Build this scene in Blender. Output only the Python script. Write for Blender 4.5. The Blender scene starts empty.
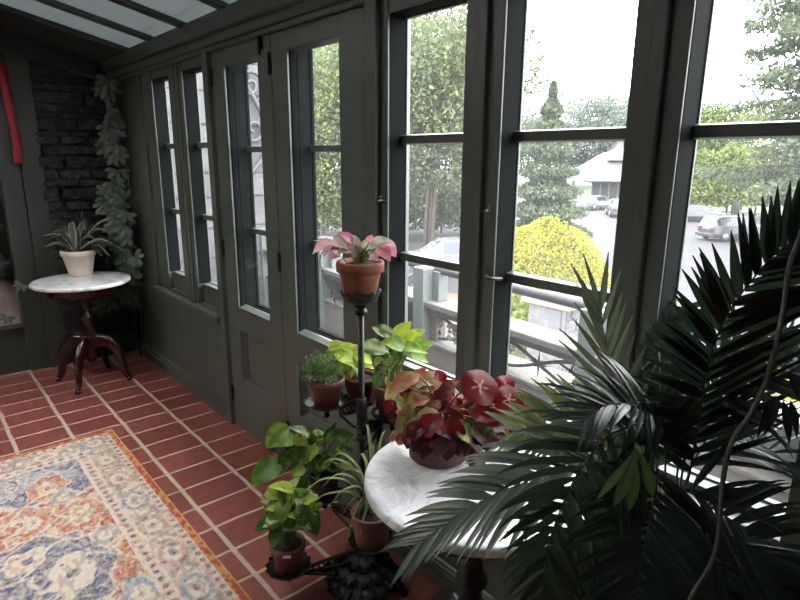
import bpy, bmesh, math, random
import numpy as np
from mathutils import Vector, Matrix, noise
PI = math.pi
random.seed(7); np.random.seed(7)
SC = bpy.context.scene
COL = SC.collection
R = random.uniform

# ------------------------------------------------------------------ camera
F = 572.787
CAM = Vector((4.7961, -1.32462, 1.54946))
FW = Vector((-0.7315, 0.6377, -0.2414)).normalized()
RT = Vector((0.6558, 0.7549, 0.0067)).normalized()
UP = RT.cross(FW).normalized()
RT = FW.cross(UP).normalized()
cd = bpy.data.cameras.new('camera'); cam = bpy.data.objects.new('camera', cd); COL.objects.link(cam)
cd.sensor_width = 36; cd.sensor_fit = 'HORIZONTAL'; cd.lens = F/800*36; cd.clip_start = .02; cd.clip_end = 2000
M = Matrix((RT, UP, -FW)).transposed().to_4x4(); M.translation = CAM
cam.matrix_world = M; SC.camera = cam

def ray(x, y): return FW + RT*((x-400)/F) - UP*((y-300)/F)
def onX(x, y, X=0): d = ray(x, y); return CAM + d*((X-CAM.x)/d.x)
def onY(x, y, Y=0): d = ray(x, y); return CAM + d*((Y-CAM.y)/d.y)
def onZ(x, y, Z=0): d = ray(x, y); return CAM + d*((Z-CAM.z)/d.z)
def at(x, y, t): return CAM + ray(x, y)*t

# ------------------------------------------------------------------ materials
def newmat(name):
    m = bpy.data.materials.new(name); m.use_nodes = True
    nt = m.node_tree; b = nt.nodes['Principled BSDF']
    return m, nt, b
def N(nt, t, **k):
    n = nt.nodes.new(t)
    for a, v in k.items(): setattr(n, a, v)
    return n
def mat(name, c, rough=.6, metal=0, spec=.5, var=.15, scale=12, bump=0, bscale=60, coat=0):
    m, nt, b = newmat(name)
    b.inputs['Roughness'].default_value = rough; b.inputs['Metallic'].default_value = metal
    b.inputs['Specular IOR Level'].default_value = spec; b.inputs['Coat Weight'].default_value = coat
    tc = N(nt, 'ShaderNodeTexCoord')
    if var:
        no = N(nt, 'ShaderNodeTexNoise'); no.inputs['Scale'].default_value = scale; no.inputs['Detail'].default_value = 5
        nt.links.new(tc.outputs['Object'], no.inputs['Vector'])
        cr = N(nt, 'ShaderNodeValToRGB')
        cr.color_ramp.elements[0].position = .3; cr.color_ramp.elements[1].position = .7
        cr.color_ramp.elements[0].color = tuple(x*(1-var) for x in c)+(1,)
        cr.color_ramp.elements[1].color = tuple(min(1, x*(1+var)) for x in c)+(1,)
        nt.links.new(no.outputs['Fac'], cr.inputs['Fac']); nt.links.new(cr.outputs['Color'], b.inputs['Base Color'])
    else: b.inputs['Base Color'].default_value = tuple(c)+(1,)
    if bump:
        n2 = N(nt, 'ShaderNodeTexNoise'); n2.inputs['Scale'].default_value = bscale; n2.inputs['Detail'].default_value = 4
        bp = N(nt, 'ShaderNodeBump'); bp.inputs['Strength'].default_value = bump; bp.inputs['Distance'].default_value = .01
        nt.links.new(tc.outputs['Object'], n2.inputs['Vector']); nt.links.new(n2.outputs['Fac'], bp.inputs['Height'])
        nt.links.new(bp.outputs['Normal'], b.inputs['Normal'])
    return m
def vcmat(name, rough=.5, trans=.3, spec=.4, tint=(1,1,1)):
    """colour read from the mesh's own 'Col' attribute; some light passes through (leaves)"""
    m, nt, b = newmat(name)
    at_ = N(nt, 'ShaderNodeVertexColor', layer_name='Col')
    b.inputs['Roughness'].default_value = rough; b.inputs['Specular IOR Level'].default_value = spec
    nt.links.new(at_.outputs['Color'], b.inputs['Base Color'])
    if trans:
        tr = N(nt, 'ShaderNodeBsdfTranslucent'); nt.links.new(at_.outputs['Color'], tr.inputs['Color'])
        mx = N(nt, 'ShaderNodeMixShader'); mx.inputs[0].default_value = trans
        nt.links.new(b.outputs[0], mx.inputs[1]); nt.links.new(tr.outputs[0], mx.inputs[2])
        nt.links.new(mx.outputs[0], nt.nodes['Material Output'].inputs['Surface'])
    return m

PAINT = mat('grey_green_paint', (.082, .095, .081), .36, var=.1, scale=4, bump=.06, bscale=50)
JAMB = mat('shaded_jamb', (.008, .0095, .009), .7, spec=.02, var=.1, scale=4)  # shade of the reveals and storm sashes put into the colour
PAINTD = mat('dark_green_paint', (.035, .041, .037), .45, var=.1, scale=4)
IRON = mat('cast_iron', (.012, .012, .013), .42, .3, var=.3, scale=30, bump=.25, bscale=90)
HARD = mat('black_hardware', (.008, .008, .009), .4, .4, var=0)
BRASS = mat('dull_nickel', (.10, .10, .095), .5, .8, var=0)
TERRA = mat('terracotta', (.19, .055, .028), .75, var=.2, scale=14, bump=.1, bscale=80)
TERRARED = mat('red_clay', (.13, .028, .02), .5, var=.2, scale=14)
TERRAD = mat('dark_clay', (.075, .036, .026), .6, var=.25, scale=14)
WHITECLAY = mat('cream_pot', (.62, .5, .42), .55, var=.06, scale=20)
SOIL = mat('soil', (.02, .015, .011), .95, var=.6, scale=120, bump=.6, bscale=160)
MAHOG = mat('mahogany', (.028, .006, .006), .2, var=.3, scale=18, coat=.4)
BLACKWOOD = mat('black_wood', (.01, .009, .009), .3, var=.3, scale=20)
STEMG = mat('green_stem', (.13, .2, .05), .5, var=.2)
STEMR = mat('red_stem', (.25, .09, .06), .5, var=.3)
BARK = mat('bark', (.045, .036, .028), .9, var=.3, scale=3)
RIBBON = mat('red_ribbon', (.22, .003, .010), .5, var=.1)
WHITEP = mat('white_paint_outside', (0.1000, 0.1160, 0.1104), .5, var=.04)
LIMESTONE = mat('limestone', (0.1000, 0.0904, 0.0768), .8, var=.15, scale=14, bump=.2, bscale=40)
CASTGREY = mat('cast_grey', (0.0400, 0.0408, 0.0424), .6, var=.15)
ASPHALT = mat('asphalt', (0.0240, 0.0232, 0.0256), .9, var=.12, scale=.6)
GREYCORD = mat('grey_stem', (.10, .097, .09), .7, var=.2)

LEAF = vcmat('leaf', .42, .3)
PALM = vcmat('palm_leaf', .36, .2, .65)
FAR = vcmat('far_leaf', .8, .35, .1)
PETAL = vcmat('petal', .5, .4)

def glassmat(name, veil, tint=(1, 1, 1)):
    m = bpy.data.materials.new(name); m.use_nodes = True; nt = m.node_tree
    for n in list(nt.nodes):
        if n.type != 'OUTPUT_MATERIAL': nt.nodes.remove(n)
    out = [n for n in nt.nodes if n.type == 'OUTPUT_MATERIAL'][0]
    t = N(nt, 'ShaderNodeBsdfTransparent'); t.inputs[0].default_value = tint+(1,)
    d = N(nt, 'ShaderNodeBsdfTranslucent'); d.inputs[0].default_value = (.95, .97, 1, 1)
    g = N(nt, 'ShaderNodeBsdfGlossy'); g.inputs['Roughness'].default_value = .02
    lw = N(nt, 'ShaderNodeLayerWeight'); lw.inputs[0].default_value = .5
    pw = N(nt, 'ShaderNodeMath', operation='POWER'); pw.inputs[1].default_value = 5; nt.links.new(lw.outputs['Facing'], pw.inputs[0])
    fr = N(nt, 'ShaderNodeMath', operation='MULTIPLY_ADD'); fr.inputs[1].default_value = .55; fr.inputs[2].default_value = .035; nt.links.new(pw.outputs[0], fr.inputs[0])
    tc = N(nt, 'ShaderNodeTexCoord'); no = N(nt, 'ShaderNodeTexNoise'); no.inputs['Scale'].default_value = 3.5; no.inputs['Detail'].default_value = 6
    mr = N(nt, 'ShaderNodeMapRange'); mr.inputs[1].default_value = .3; mr.inputs[2].default_value = .7
    mr.inputs[3].default_value = veil*.6; mr.inputs[4].default_value = veil*1.4
    nt.links.new(tc.outputs['Object'], no.inputs['Vector']); nt.links.new(no.outputs['Fac'], mr.inputs[0])
    m1 = N(nt, 'ShaderNodeMixShader'); m2 = N(nt, 'ShaderNodeMixShader')
    nt.links.new(mr.outputs[0], m1.inputs[0]); nt.links.new(t.outputs[0], m1.inputs[1]); nt.links.new(d.outputs[0], m1.inputs[2])
    nt.links.new(fr.outputs[0], m2.inputs[0]); nt.links.new(m1.outputs[0], m2.inputs[1]); nt.links.new(g.outputs[0], m2.inputs[2])
    nt.links.new(m2.outputs[0], out.inputs['Surface'])
    return m
GLASS = glassmat('hazy_window_glass', .013)  # milky veil in the pane stands for haze and glare
CLEAR = glassmat('clear_door_glass', .002)
def frosted(name, tcol, dcol):
    m = bpy.data.materials.new(name); m.use_nodes = True; nt = m.node_tree
    b = nt.nodes['Principled BSDF']; b.inputs['Base Color'].default_value = dcol+(1,); b.inputs['Roughness'].default_value = .35
    t = N(nt, 'ShaderNodeBsdfTranslucent'); t.inputs[0].default_value = tcol+(1,)
    a = N(nt, 'ShaderNodeAddShader')
    nt.links.new(b.outputs[0], a.inputs[0]); nt.links.new(t.outputs[0], a.inputs[1])
    nt.links.new(a.outputs[0], nt.nodes['Material Output'].inputs['Surface'])
    return m
ROOFP = frosted('frosted_roof_sheet', (.10, .108, .108), (.2, .21, .21))
ROOFC = frosted('thin_roof_sheet', (.10, .11, .108), (.2, .21, .21))
ROOFU = frosted('upper_roof_fill', (.62, .61, .58), (.2, .21, .21))  # clearer than the other sheets, added as overhead fill light

# marble
def marble():
    m, nt, b = newmat('white_marble'); b.inputs['Roughness'].default_value = .16; b.inputs['Specular IOR Level'].default_value = .5
    tc = N(nt, 'ShaderNodeTexCoord'); no = N(nt, 'ShaderNodeTexNoise')
    no.inputs['Scale'].default_value = 9; no.inputs['Detail'].default_value = 9; no.inputs['Roughness'].default_value = .62; no.inputs['Distortion'].default_value = 1.6
    cr = N(nt, 'ShaderNodeValToRGB'); e = cr.color_ramp.elements
    e[0].position = .36; e[0].color = (.55, .55, .57, 1); e[1].position = .5; e[1].color = (.84, .84, .85, 1)
    x = e.new(.47); x.color = (.73, .73, .75, 1)
    nt.links.new(tc.outputs['Object'], no.inputs['Vector']); nt.links.new(no.outputs['Fac'], cr.inputs['Fac']); nt.links.new(cr.outputs['Color'], b.inputs['Base Color'])
    return m
MARBLE = marble()

# tile floor: straight grid of bricks, wide grout along the wall direction
def tilemat():
    m, nt, b = newmat('red_tile_floor'); L = nt.links.new
    tc = N(nt, 'ShaderNodeTexCoord'); sp = N(nt, 'ShaderNodeSeparateXYZ'); L(tc.outputs['Object'], sp.inputs[0])
    def mth(op, a, b_=None, c=None):
        n = N(nt, 'ShaderNodeMath', operation=op)
        for i, v in enumerate((a, b_, c)):
            if v is None: continue
            if isinstance(v, (int, float)): n.inputs[i].default_value = v
            else: L(v, n.inputs[i])
        return n.outputs[0]
    wob = N(nt, 'ShaderNodeTexNoise'); wob.inputs['Scale'].default_value = 6; L(tc.outputs['Object'], wob.inputs['Vector'])
    w = mth('MULTIPLY', mth('SUBTRACT', wob.outputs['Fac'], .5), .012)
    ux = mth('DIVIDE', mth('ADD', mth('SUBTRACT', sp.outputs['X'], .795), w), .18576)
    uy = mth('DIVIDE', mth('ADD', mth('SUBTRACT', sp.outputs['Y'], -.2406), w), .26662)
    def edge(u, size):   # distance to the nearest joint, metres
        f = mth('FRACT', mth('ADD', u, 100.5)); return mth('MULTIPLY', mth('ABSOLUTE', mth('SUBTRACT', f, .5)), size)
    dx = edge(ux, .18576); dy = edge(uy, .26662)
    def mask(d, wd):
        n = N(nt, 'ShaderNodeMapRange'); n.inputs[1].default_value = wd*.75; n.inputs[2].default_value = wd*1.2; L(d, n.inputs[0]); return n.outputs[0]
    tile = mth('MULTIPLY', mask(dx, .0072), mask(dy, .0098))
    ix = mth('FLOOR', mth('ADD', ux, 100)); iy = mth('FLOOR', mth('ADD', uy, 100))
    cv = N(nt, 'ShaderNodeCombineXYZ'); L(ix, cv.inputs[0]); L(iy, cv.inputs[1])
    wn = N(nt, 'ShaderNodeTexWhiteNoise'); L(cv.outputs[0], wn.inputs['Vector'])
    cr = N(nt, 'ShaderNodeValToRGB'); cr.color_ramp.elements[0].color = (.178, .050, .041, 1); cr.color_ramp.elements[1].color = (.245, .074, .060, 1)
    L(wn.outputs['Value'], cr.inputs['Fac'])
    no = N(nt, 'ShaderNodeTexNoise'); no.inputs['Scale'].default_value = 22; no.inputs['Detail'].default_value = 8; L(tc.outputs['Object'], no.inputs['Vector'])
    mx = N(nt, 'ShaderNodeMix', data_type='RGBA', blend_type='OVERLAY'); mx.inputs[0].default_value = .35
    L(cr.outputs['Color'], mx.inputs[6]); L(no.outputs['Fac'], mx.inputs[7])
    gr = N(nt, 'ShaderNodeValToRGB'); gr.color_ramp.elements[0].color = (.36, .26, .20, 1); gr.color_ramp.elements[1].color = (.55, .42, .33, 1); L(no.outputs['Fac'], gr.inputs['Fac'])
    m2 = N(nt, 'ShaderNodeMix', data_type='RGBA'); L(tile, m2.inputs[0]); L(gr.outputs['Color'], m2.inputs[6]); L(mx.outputs[2], m2.inputs[7])
    L(m2.outputs[2], b.inputs['Base Color'])
    rr = N(nt, 'ShaderNodeMapRange'); L(tile, rr.inputs[0]); rr.inputs[3].default_value = .9; rr.inputs[4].default_value = .42; L(rr.outputs[0], b.inputs['Roughness'])
    b.inputs['Specular IOR Level'].default_value = .35
    bp = N(nt, 'ShaderNodeBump'); bp.inputs['Strength'].default_value = .6; bp.inputs['Distance'].default_value = .004
    hh = mth('ADD', tile, mth('MULTIPLY', no.outputs['Fac'], .25)); L(hh, bp.inputs['Height']); L(bp.outputs['Normal'], b.inputs['Normal'])
    return m
TILE = tilemat()

def stonemat(name, c0, c1, scale=3, bump=.8):
    m, nt, b = newmat(name); L = nt.links.new; b.inputs['Roughness'].default_value = .75
    tc = N(nt, 'ShaderNodeTexCoord')
    a = N(nt, 'ShaderNodeVertexColor', layer_name='Col')
    no = N(nt, 'ShaderNodeTexNoise'); no.inputs['Scale'].default_value = scale*4; no.inputs['Detail'].default_value = 10; no.inputs['Roughness'].default_value = .65
    L(tc.outputs['Object'], no.inputs['Vector'])
    cr = N(nt, 'ShaderNodeValToRGB'); cr.color_ramp.elements[0].position = .35; cr.color_ramp.elements[1].position = .72
    cr.color_ramp.elements[0].color = c0+(1,); cr.color_ramp.elements[1].color = c1+(1,); L(no.outputs['Fac'], cr.inputs['Fac'])
    mx = N(nt, 'ShaderNodeMix', data_type='RGBA', blend_type='MULTIPLY'); mx.inputs[0].default_value = 1
    L(cr.outputs['Color'], mx.inputs[6]); L(a.outputs['Color'], mx.inputs[7]); L(mx.outputs[2], b.inputs['Base Color'])
    bp = N(nt, 'ShaderNodeBump'); bp.inputs['Strength'].default_value = bump; bp.inputs['Distance'].default_value = .03
    L(no.outputs['Fac'], bp.inputs['Height']); L(bp.outputs['Normal'], b.inputs['Normal'])
    return m
SLATE = stonemat('dark_slate_stone', (.010, .0095, .010), (.065, .058, .056), 5)
PALESTONE = stonemat('pale_ashlar_stone', (.05, .05, .05), (.105, .103, .102), 1.5, .4)

# ------------------------------------------------------------------ mesh builder
class MB:
    def __init__(s): s.v = []; s.f = []; s.c = []; s.sm = []; s.hascol = False
    def add(s, vs, fs, col=None, smooth=False):
        o = len(s.v); s.v += [tuple(x) for x in vs]
        s.f += [tuple(i+o for i in f) for f in fs]; s.sm += [smooth]*len(fs)
        if col is None: s.c += [(1, 1, 1)]*len(vs)
        else:
            s.hascol = True
            s.c += list(col) if isinstance(col, list) else [col]*len(vs)
    def box(s, x0, x1, y0, y1, z0, z1, col=None, m=None):
        vs = [Vector((x, y, z)) for x in (x0, x1) for y in (y0, y1) for z in (z0, z1)]
        if m: vs = [m @ v for v in vs]
        s.add(vs, [(0, 1, 3, 2), (4, 6, 7, 5), (0, 4, 5, 1), (2, 3, 7, 6), (0, 2, 6, 4), (1, 5, 7, 3)], col)
    def prism(s, poly, axis, a, b):
        """poly of 2D points extruded along axis (0: points are y,z; 1: x,z; 2: x,y)"""
        def P(p, t): return (t, p[0], p[1]) if axis == 0 else (p[0], t, p[1]) if axis == 1 else (p[0], p[1], t)
        n = len(poly); vs = [P(p, a) for p in poly]+[P(p, b) for p in poly]
        s.add(vs, [tuple(range(n))[::-1], tuple(range(n, 2*n))]+[(i, (i+1) % n, n+(i+1) % n, n+i) for i in range(n)])
    def lathe(s, prof, c=(0, 0, 0), n=28, col=None, rib=0, ribn=0):
        vs = []; fs = []
        for r, z in prof:
            for k in range(n):
                a = 2*PI*k/n; rr = r*(1+rib*math.cos(a*ribn)) if rib else r
                vs.append((c[0]+rr*math.cos(a), c[1]+rr*math.sin(a), c[2]+z))
        for i in range(len(prof)-1):
            for k in range(n):
                fs.append((i*n+k, i*n+(k+1) % n, (i+1)*n+(k+1) % n, (i+1)*n+k))
        if prof[0][0] > 1e-5: fs.append(tuple(range(n))[::-1])
        if prof[-1][0] > 1e-5: fs.append(tuple(range((len(prof)-1)*n, len(prof)*n)))
        s.add(vs, fs, col, True)
    def tube(s, pts, r, n=8, col=None, closed=False):
        pts = [Vector(p) for p in pts]; L = len(pts)
        rs = r if isinstance(r, (list, tuple)) else [r]*L
        vs = []; prev = None
        for i, p in enumerate(pts):
            if closed: t = pts[(i+1) % L]-pts[i-1]
            else: t = pts[min(i+1, L-1)]-pts[max(i-1, 0)]
            t.normalize()
            if prev is None:
                a = Vector((0, 0, 1)) if abs(t.z) < .9 else Vector((1, 0, 0)); u = a.cross(t).normalized()
            else:
                u = (prev-t*prev.dot(t))
                u = u.normalized() if u.length > 1e-6 else t.orthogonal().normalized()
            prev = u; w = t.cross(u)
            for k in range(n):
                a = 2*PI*k/n; vs.append(p+(u*math.cos(a)+w*math.sin(a))*rs[i])
        fs = [(i*n+k, i*n+(k+1) % n, ((i+1) % L)*n+(k+1) % n, ((i+1) % L)*n+k) for i in range(L if closed else L-1) for k in range(n)]
        if not closed: fs += [tuple(range(n))[::-1], tuple(range((L-1)*n, L*n))]
        s.add(vs, fs, col, True)
    def strip(s, rows, col):
        """rows of equal length points -> smooth grid, col: function(i,j)->rgb or rgb"""
        m = len(rows[0]); vs = [p for r in rows for p in r]
        fs = [(i*m+j, i*m+j+1, (i+1)*m+j+1, (i+1)*m+j) for i in range(len(rows)-1) for j in range(m-1)]
        cs = [col(i/(len(rows)-1), j/(m-1)) for i in range(len(rows)) for j in range(m)] if callable(col) else col
        s.add(vs, fs, cs, True)
    def build(s, name, material, parent=None, bevel=0, seg=2, normals=True):
        me = bpy.data.meshes.new(name); me.from_pydata(s.v, [], s.f); me.update()
        if normals and len(s.f) < 60000:
            bm = bmesh.new(); bm.from_mesh(me); bmesh.ops.recalc_face_normals(bm, faces=bm.faces) if not s.hascol else None; bm.to_mesh(me); bm.free()
        me.polygons.foreach_set('use_smooth', s.sm)
        if s.hascol:
            at_ = me.color_attributes.new('Col', 'FLOAT_COLOR', 'POINT')
            at_.data.foreach_set('color', np.c_[np.array(s.c, float), np.ones(len(s.c))].ravel())
        o = bpy.data.objects.new(name, me); COL.objects.link(o); me.materials.append(material)
        if parent is not None:
            o.parent = parent; o.matrix_parent_inverse = Matrix.Translation(-parent.location) if parent.rotation_euler.z == 0 else parent.matrix_basis.inverted()
        if bevel:
            b = o.modifiers.new('bevel', 'BEVEL'); b.width = bevel; b.segments = seg; b.limit_method = 'ANGLE'; b.angle_limit = .6
        return o
def tag(o, label, cat, group=None, kind=None):
    o['label'] = label; o['category'] = cat
    if group: o['group'] = group
    if kind: o['kind'] = kind
    return o
def thing(name, label, cat, loc=(0, 0, 0), group=None):
    o = bpy.data.objects.new(name, None); o.empty_display_size = .1; COL.objects.link(o); o.location = loc
    return tag(o, label, cat, group)
def struct(o): o['kind'] = 'structure'; return o
def bez(P, n=12):
    """smooth curve through points (catmull-rom)"""
    P = [Vector(p) for p in P]; Q = [P[0]*2-P[1]]+P+[P[-1]*2-P[-2]]; out = []
    for i in range(1, len(Q)-2):
        for k in range(n):
            t = k/n; a, b, c, d = Q[i-1:i+3]
            out.append(.5*((2*b)+(c-a)*t+(2*a-5*b+4*c-d)*t*t+(3*b-a-3*c+d)*t**3))
    return out+[P[-1]]

# ------------------------------------------------------------------ leaves
PROF = {
 'ovate': lambda u: math.sin(PI*min(1, u)**.8)**.9,
 'heart': lambda u: (math.sqrt(max(0, 1-((u-.28)/.30)**2)) if u < .28 else max(0, math.cos((u-.28)/.72*PI/2))**.8),
 'lance': lambda u: math.sin(PI*u**.75),
 'obov': lambda u: math.sin(PI*u**1.6)**.9,
 'blade': lambda u: (min(1, u*6)**.6)*(1-u**2.2),
 'round': lambda u: math.sqrt(max(0, 1-(2*u-1)**2)),
}
def leaf(mb, P0, P1, Nn, width, prof='ovate', bend=.12, fold=.25, col=(.1, .2, .05), n=7, m=5, wav=0):
    P0 = Vector(P0); P1 = Vector(P1); ax = P1-P0; L = ax.length
    if L < 1e-6: return
    ax /= L; Nn = Vector(Nn); Nn = (Nn-ax*Nn.dot(ax))
    Nn = Nn.normalized() if Nn.length > 1e-5 else ax.orthogonal().normalized()
    S = ax.cross(Nn); rows = []; pf = PROF[prof]
    for i in range(n+1):
        u = i/n; w = max(.002, pf(u))*width/2
        c = P0+ax*L*u+Nn*(bend*L*4*u*(1-u))
        row = []
        for j in range(m):
            v = -1+2*j/(m-1)
            row.append(c+S*(w*v)+Nn*(abs(v)*w*fold*1.0)+Nn*(wav*w*math.sin(u*11+v*3)*abs(v)))
        rows.append(row)
    mb.strip(rows, col)
def vary(c, a=.2):
    k = 1+R(-a, a); return (c[0]*k*(1+R(-.06, .06)), c[1]*k, c[2]*k*(1+R(-.1, .1)))
def solid(c, a=.2):
    q = vary(c, a); return lambda u, v: q if abs(v-.5) > .1 else tuple(x*1.25 for x in q)
def mottled(c1, c2, amt=.5, a=.15):
    q1 = vary(c1, a); q2 = vary(c2, a); sd = R(0, 99)
    def f(u, v):
        k = noise.noise(Vector((u*3.2+sd, v*4+sd*.7, sd)))*.9+.5
        k = 1 if k > 1-amt else 0 if k < .82-amt else (k-.82+amt)/.18
        return tuple(x*(1-k)+y*k for x, y in zip(q1, q2))
    return f
def edged(c1, c2):
    q1 = vary(c1); q2 = vary(c2)
    return lambda u, v: q2 if abs(v-.5) > .35 else q1

# ================================================================== ROOM SHELL
def sh(name, mb, m, bevel=0, parent=None):
    o = mb.build(name, m, parent, bevel)
    if parent is None: struct(o)
    return o
XR, YB = 6.4, -3.2
SLOPE = .23
def roofz(y): return 2.195-SLOPE*y
b = MB(); b.box(-.4, XR+.2, YB-.2, .14, -.12, 0); sh('floor', b, TILE)

# ---- front (window) wall: solid pieces below the glass
b = MB()
b.box(-.1, 1.73, .0, .14, 0, .60)              # dado under the two far windows
b.box(3.17, XR, .0, .14, 0, .755)              # dado under the near windows
b.box(-.1, .66, .01, .14, .60, 2.085)          # corner panel behind the climber
sh('wall_front', b, PAINT)
b = MB(); b.box(-.1, XR, -.035, .13, 2.085, 2.13); b.box(-.1, XR, -.06, .13, 2.13, 2.215); b.box(-.1, XR, -.02, -.0, 2.06, 2.085)
sh('trim_1', b, PAINT, .006)                   # header beam
b = MB(); b.box(.64, 1.735, -.045, .1, .615, .655); b.box(.66, 1.735, -.025, .0, .575, .615); b.box(.66, 1.73, .0, .1, .655, .672); b.box(.66, 1.73, .05, .1, .672, .70)
sh('trim_2', b, PAINT, .005)                   # sill of the far windows
b = MB(); b.box(3.165, XR, -.02, .09, .735, .765); b.box(3.165, XR, -.012, .0, .69, .735)
sh('trim_3', b, PAINT, .005)                   # sill of the near windows
b = MB(); 
for x0, x1 in ((0, 1.735), (3.165, XR)):
    b.prism([(0, 0), (-.018, 0), (-.018, .062), (-.012, .07), (-.012, .082), (-.006, .09), (-.006, .098), (0, .104)], 0, x0, x1)
sh('baseboard_front', b, PAINT)
def frame_posts(name, specs):
    q = MB()
    for x0, x1, y0, y1, z0, z1 in specs: q.box(x0, x1, y0, y1, z0, z1)
    return sh(name, q, PAINT, .004)
frame_posts('trim_4', [(.655, .70, -.012, .1, .655, 2.085), (.70, .833, 0, .1, .655, 2.085)])
frame_posts('trim_5', [(1.221, 1.336, -.008, .1, .655, 2.085), (1.262, 1.295, -.014, 0, .655, 2.085)])
frame_posts('trim_6', [(1.722, 1.786, -.022, .14, 0, 2.085)])
frame_posts('trim_7', [(3.078, 3.099, -.004, .14, 0, 2.085), (3.104, 3.166, -.022, .14, 0, 2.085)])
for i, (a, c) in enumerate(((3.614, 3.654), (4.127, 4.163))):
    frame_posts('trim_%d' % (8+i), [(a, c, -.016, .13, .765, 2.085)])
frame_posts('trim_10', [(4.532, 4.72, -.03, .14, 0, 2.2)])

# ---- windows
def window(n, x0, x1, z0, z1, st0, st1, mz, gy=.085, mt=.027, latch=None, bottom_rail=.1, ztop=2.085, zbot=None):
    w = MB(); yb = gy+.006
    zbot = z0-bottom_rail if zbot is None else zbot
    w.box(x0-st0, x0, 0, yb, zbot, ztop); w.box(x1, x1+st1, 0, yb, zbot, ztop)
    w.box(x0, x1, .004, yb, z1, ztop); w.box(x0, x1, .03, yb, zbot, z0)
    w.prism([(.03, z0-.012), (gy-.004, z0), (gy-.004, z0-.03), (.03, z0-.03)], 0, x0, x1)
    # thin glazing bead
    for xa, xb in ((x0, x0+.005), (x1-.005, x1)): w.box(xa, xb, gy-.003, yb, z0, z1)
    w.box(x0, x1, gy-.014, yb, z1-.006, z1); w.box(x0, x1, gy-.014, yb, z0, z0+.006)
    o = w.build('window_%d' % n, PAINT, None, .003); struct(o)
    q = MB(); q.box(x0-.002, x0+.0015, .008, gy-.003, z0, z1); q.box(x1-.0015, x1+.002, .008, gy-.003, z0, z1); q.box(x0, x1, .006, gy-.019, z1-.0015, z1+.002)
    q.build('reveal', JAMB, o)['label'] = 'reveal with its shade put into the colour'
    edges = [z0]+list(mz)+[z1]
    for z in mz:
        q = MB(); q.prism([(gy-.026, z-mt/2), (gy-.026, z+mt/2), (gy-.004, z+mt/2+.004), (gy+.008, z+mt/2), (gy+.008, z-mt/2), (gy-.004, z-mt/2-.004)], 0, x0, x1)
        q.build('muntin', PAINT, o, .002)
    for a, c in zip(edges[:-1], edges[1:]):
        q = MB(); q.add([(x0+.004, gy, a+.004), (x1-.004, gy, a+.004), (x1-.004, gy, c-.004), (x0+.004, gy, c-.004)], [(0, 1, 2, 3)])
        q.build('glass_pane', GLASS, o)
    if latch:
        q = MB(); lx, lz = latch
        q.lathe([(.0, -.004), (.009, -.003), (.009, .003), (.005, .006), (.004, .02), (.008, .026), (.006, .031), (0, .033)], n=12)
        q.v = [(lx+v[0], -v[2]+.0, lz+v[1]) for v in q.v]
        q.tube([(lx, -.026, lz), (lx+.01, -.028, lz+.012), (lx+.016, -.028, lz+.014)], .0035, 6)
        l = q.build('latch', BRASS, o)
        l['label'] = 'small dull metal latch'
    return o
MZ = (1.611, 1.193)
window(1, .88, 1.174, .785, 2.013, .047, .047, MZ, bottom_rail=.115)
window(2, 1.383, 1.677, .785, 2.013, .047, .045, MZ, bottom_rail=.115)
window(3, 3.205, 3.560, .788, 2.012, .038, .054, MZ, latch=(3.185, 1.40), zbot=.765)
window(4, 3.704, 4.081, .788, 2.012, .050, .046, MZ, latch=(3.682, 1.40), zbot=.765)
b = MB(); b.tube([(3.68, -.008, 1.2), (3.70, -.008, 1.197), (3.712, .03, 1.193)], .006, 8); b.lathe([(0, -.009), (.009, -.005), (.009, .005), (0, .009)], (3.682, -.008, 1.2), 10)
st_ = b.build('window_stay', BRASS, bpy.data.objects['window_4'])
window(5, 4.208, 4.560, .788, 2.012, .045, .02, MZ, zbot=.765)
frame_posts('trim_11', [(4.722, 6.4, 0, .14, .765, 2.085)])

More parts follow.
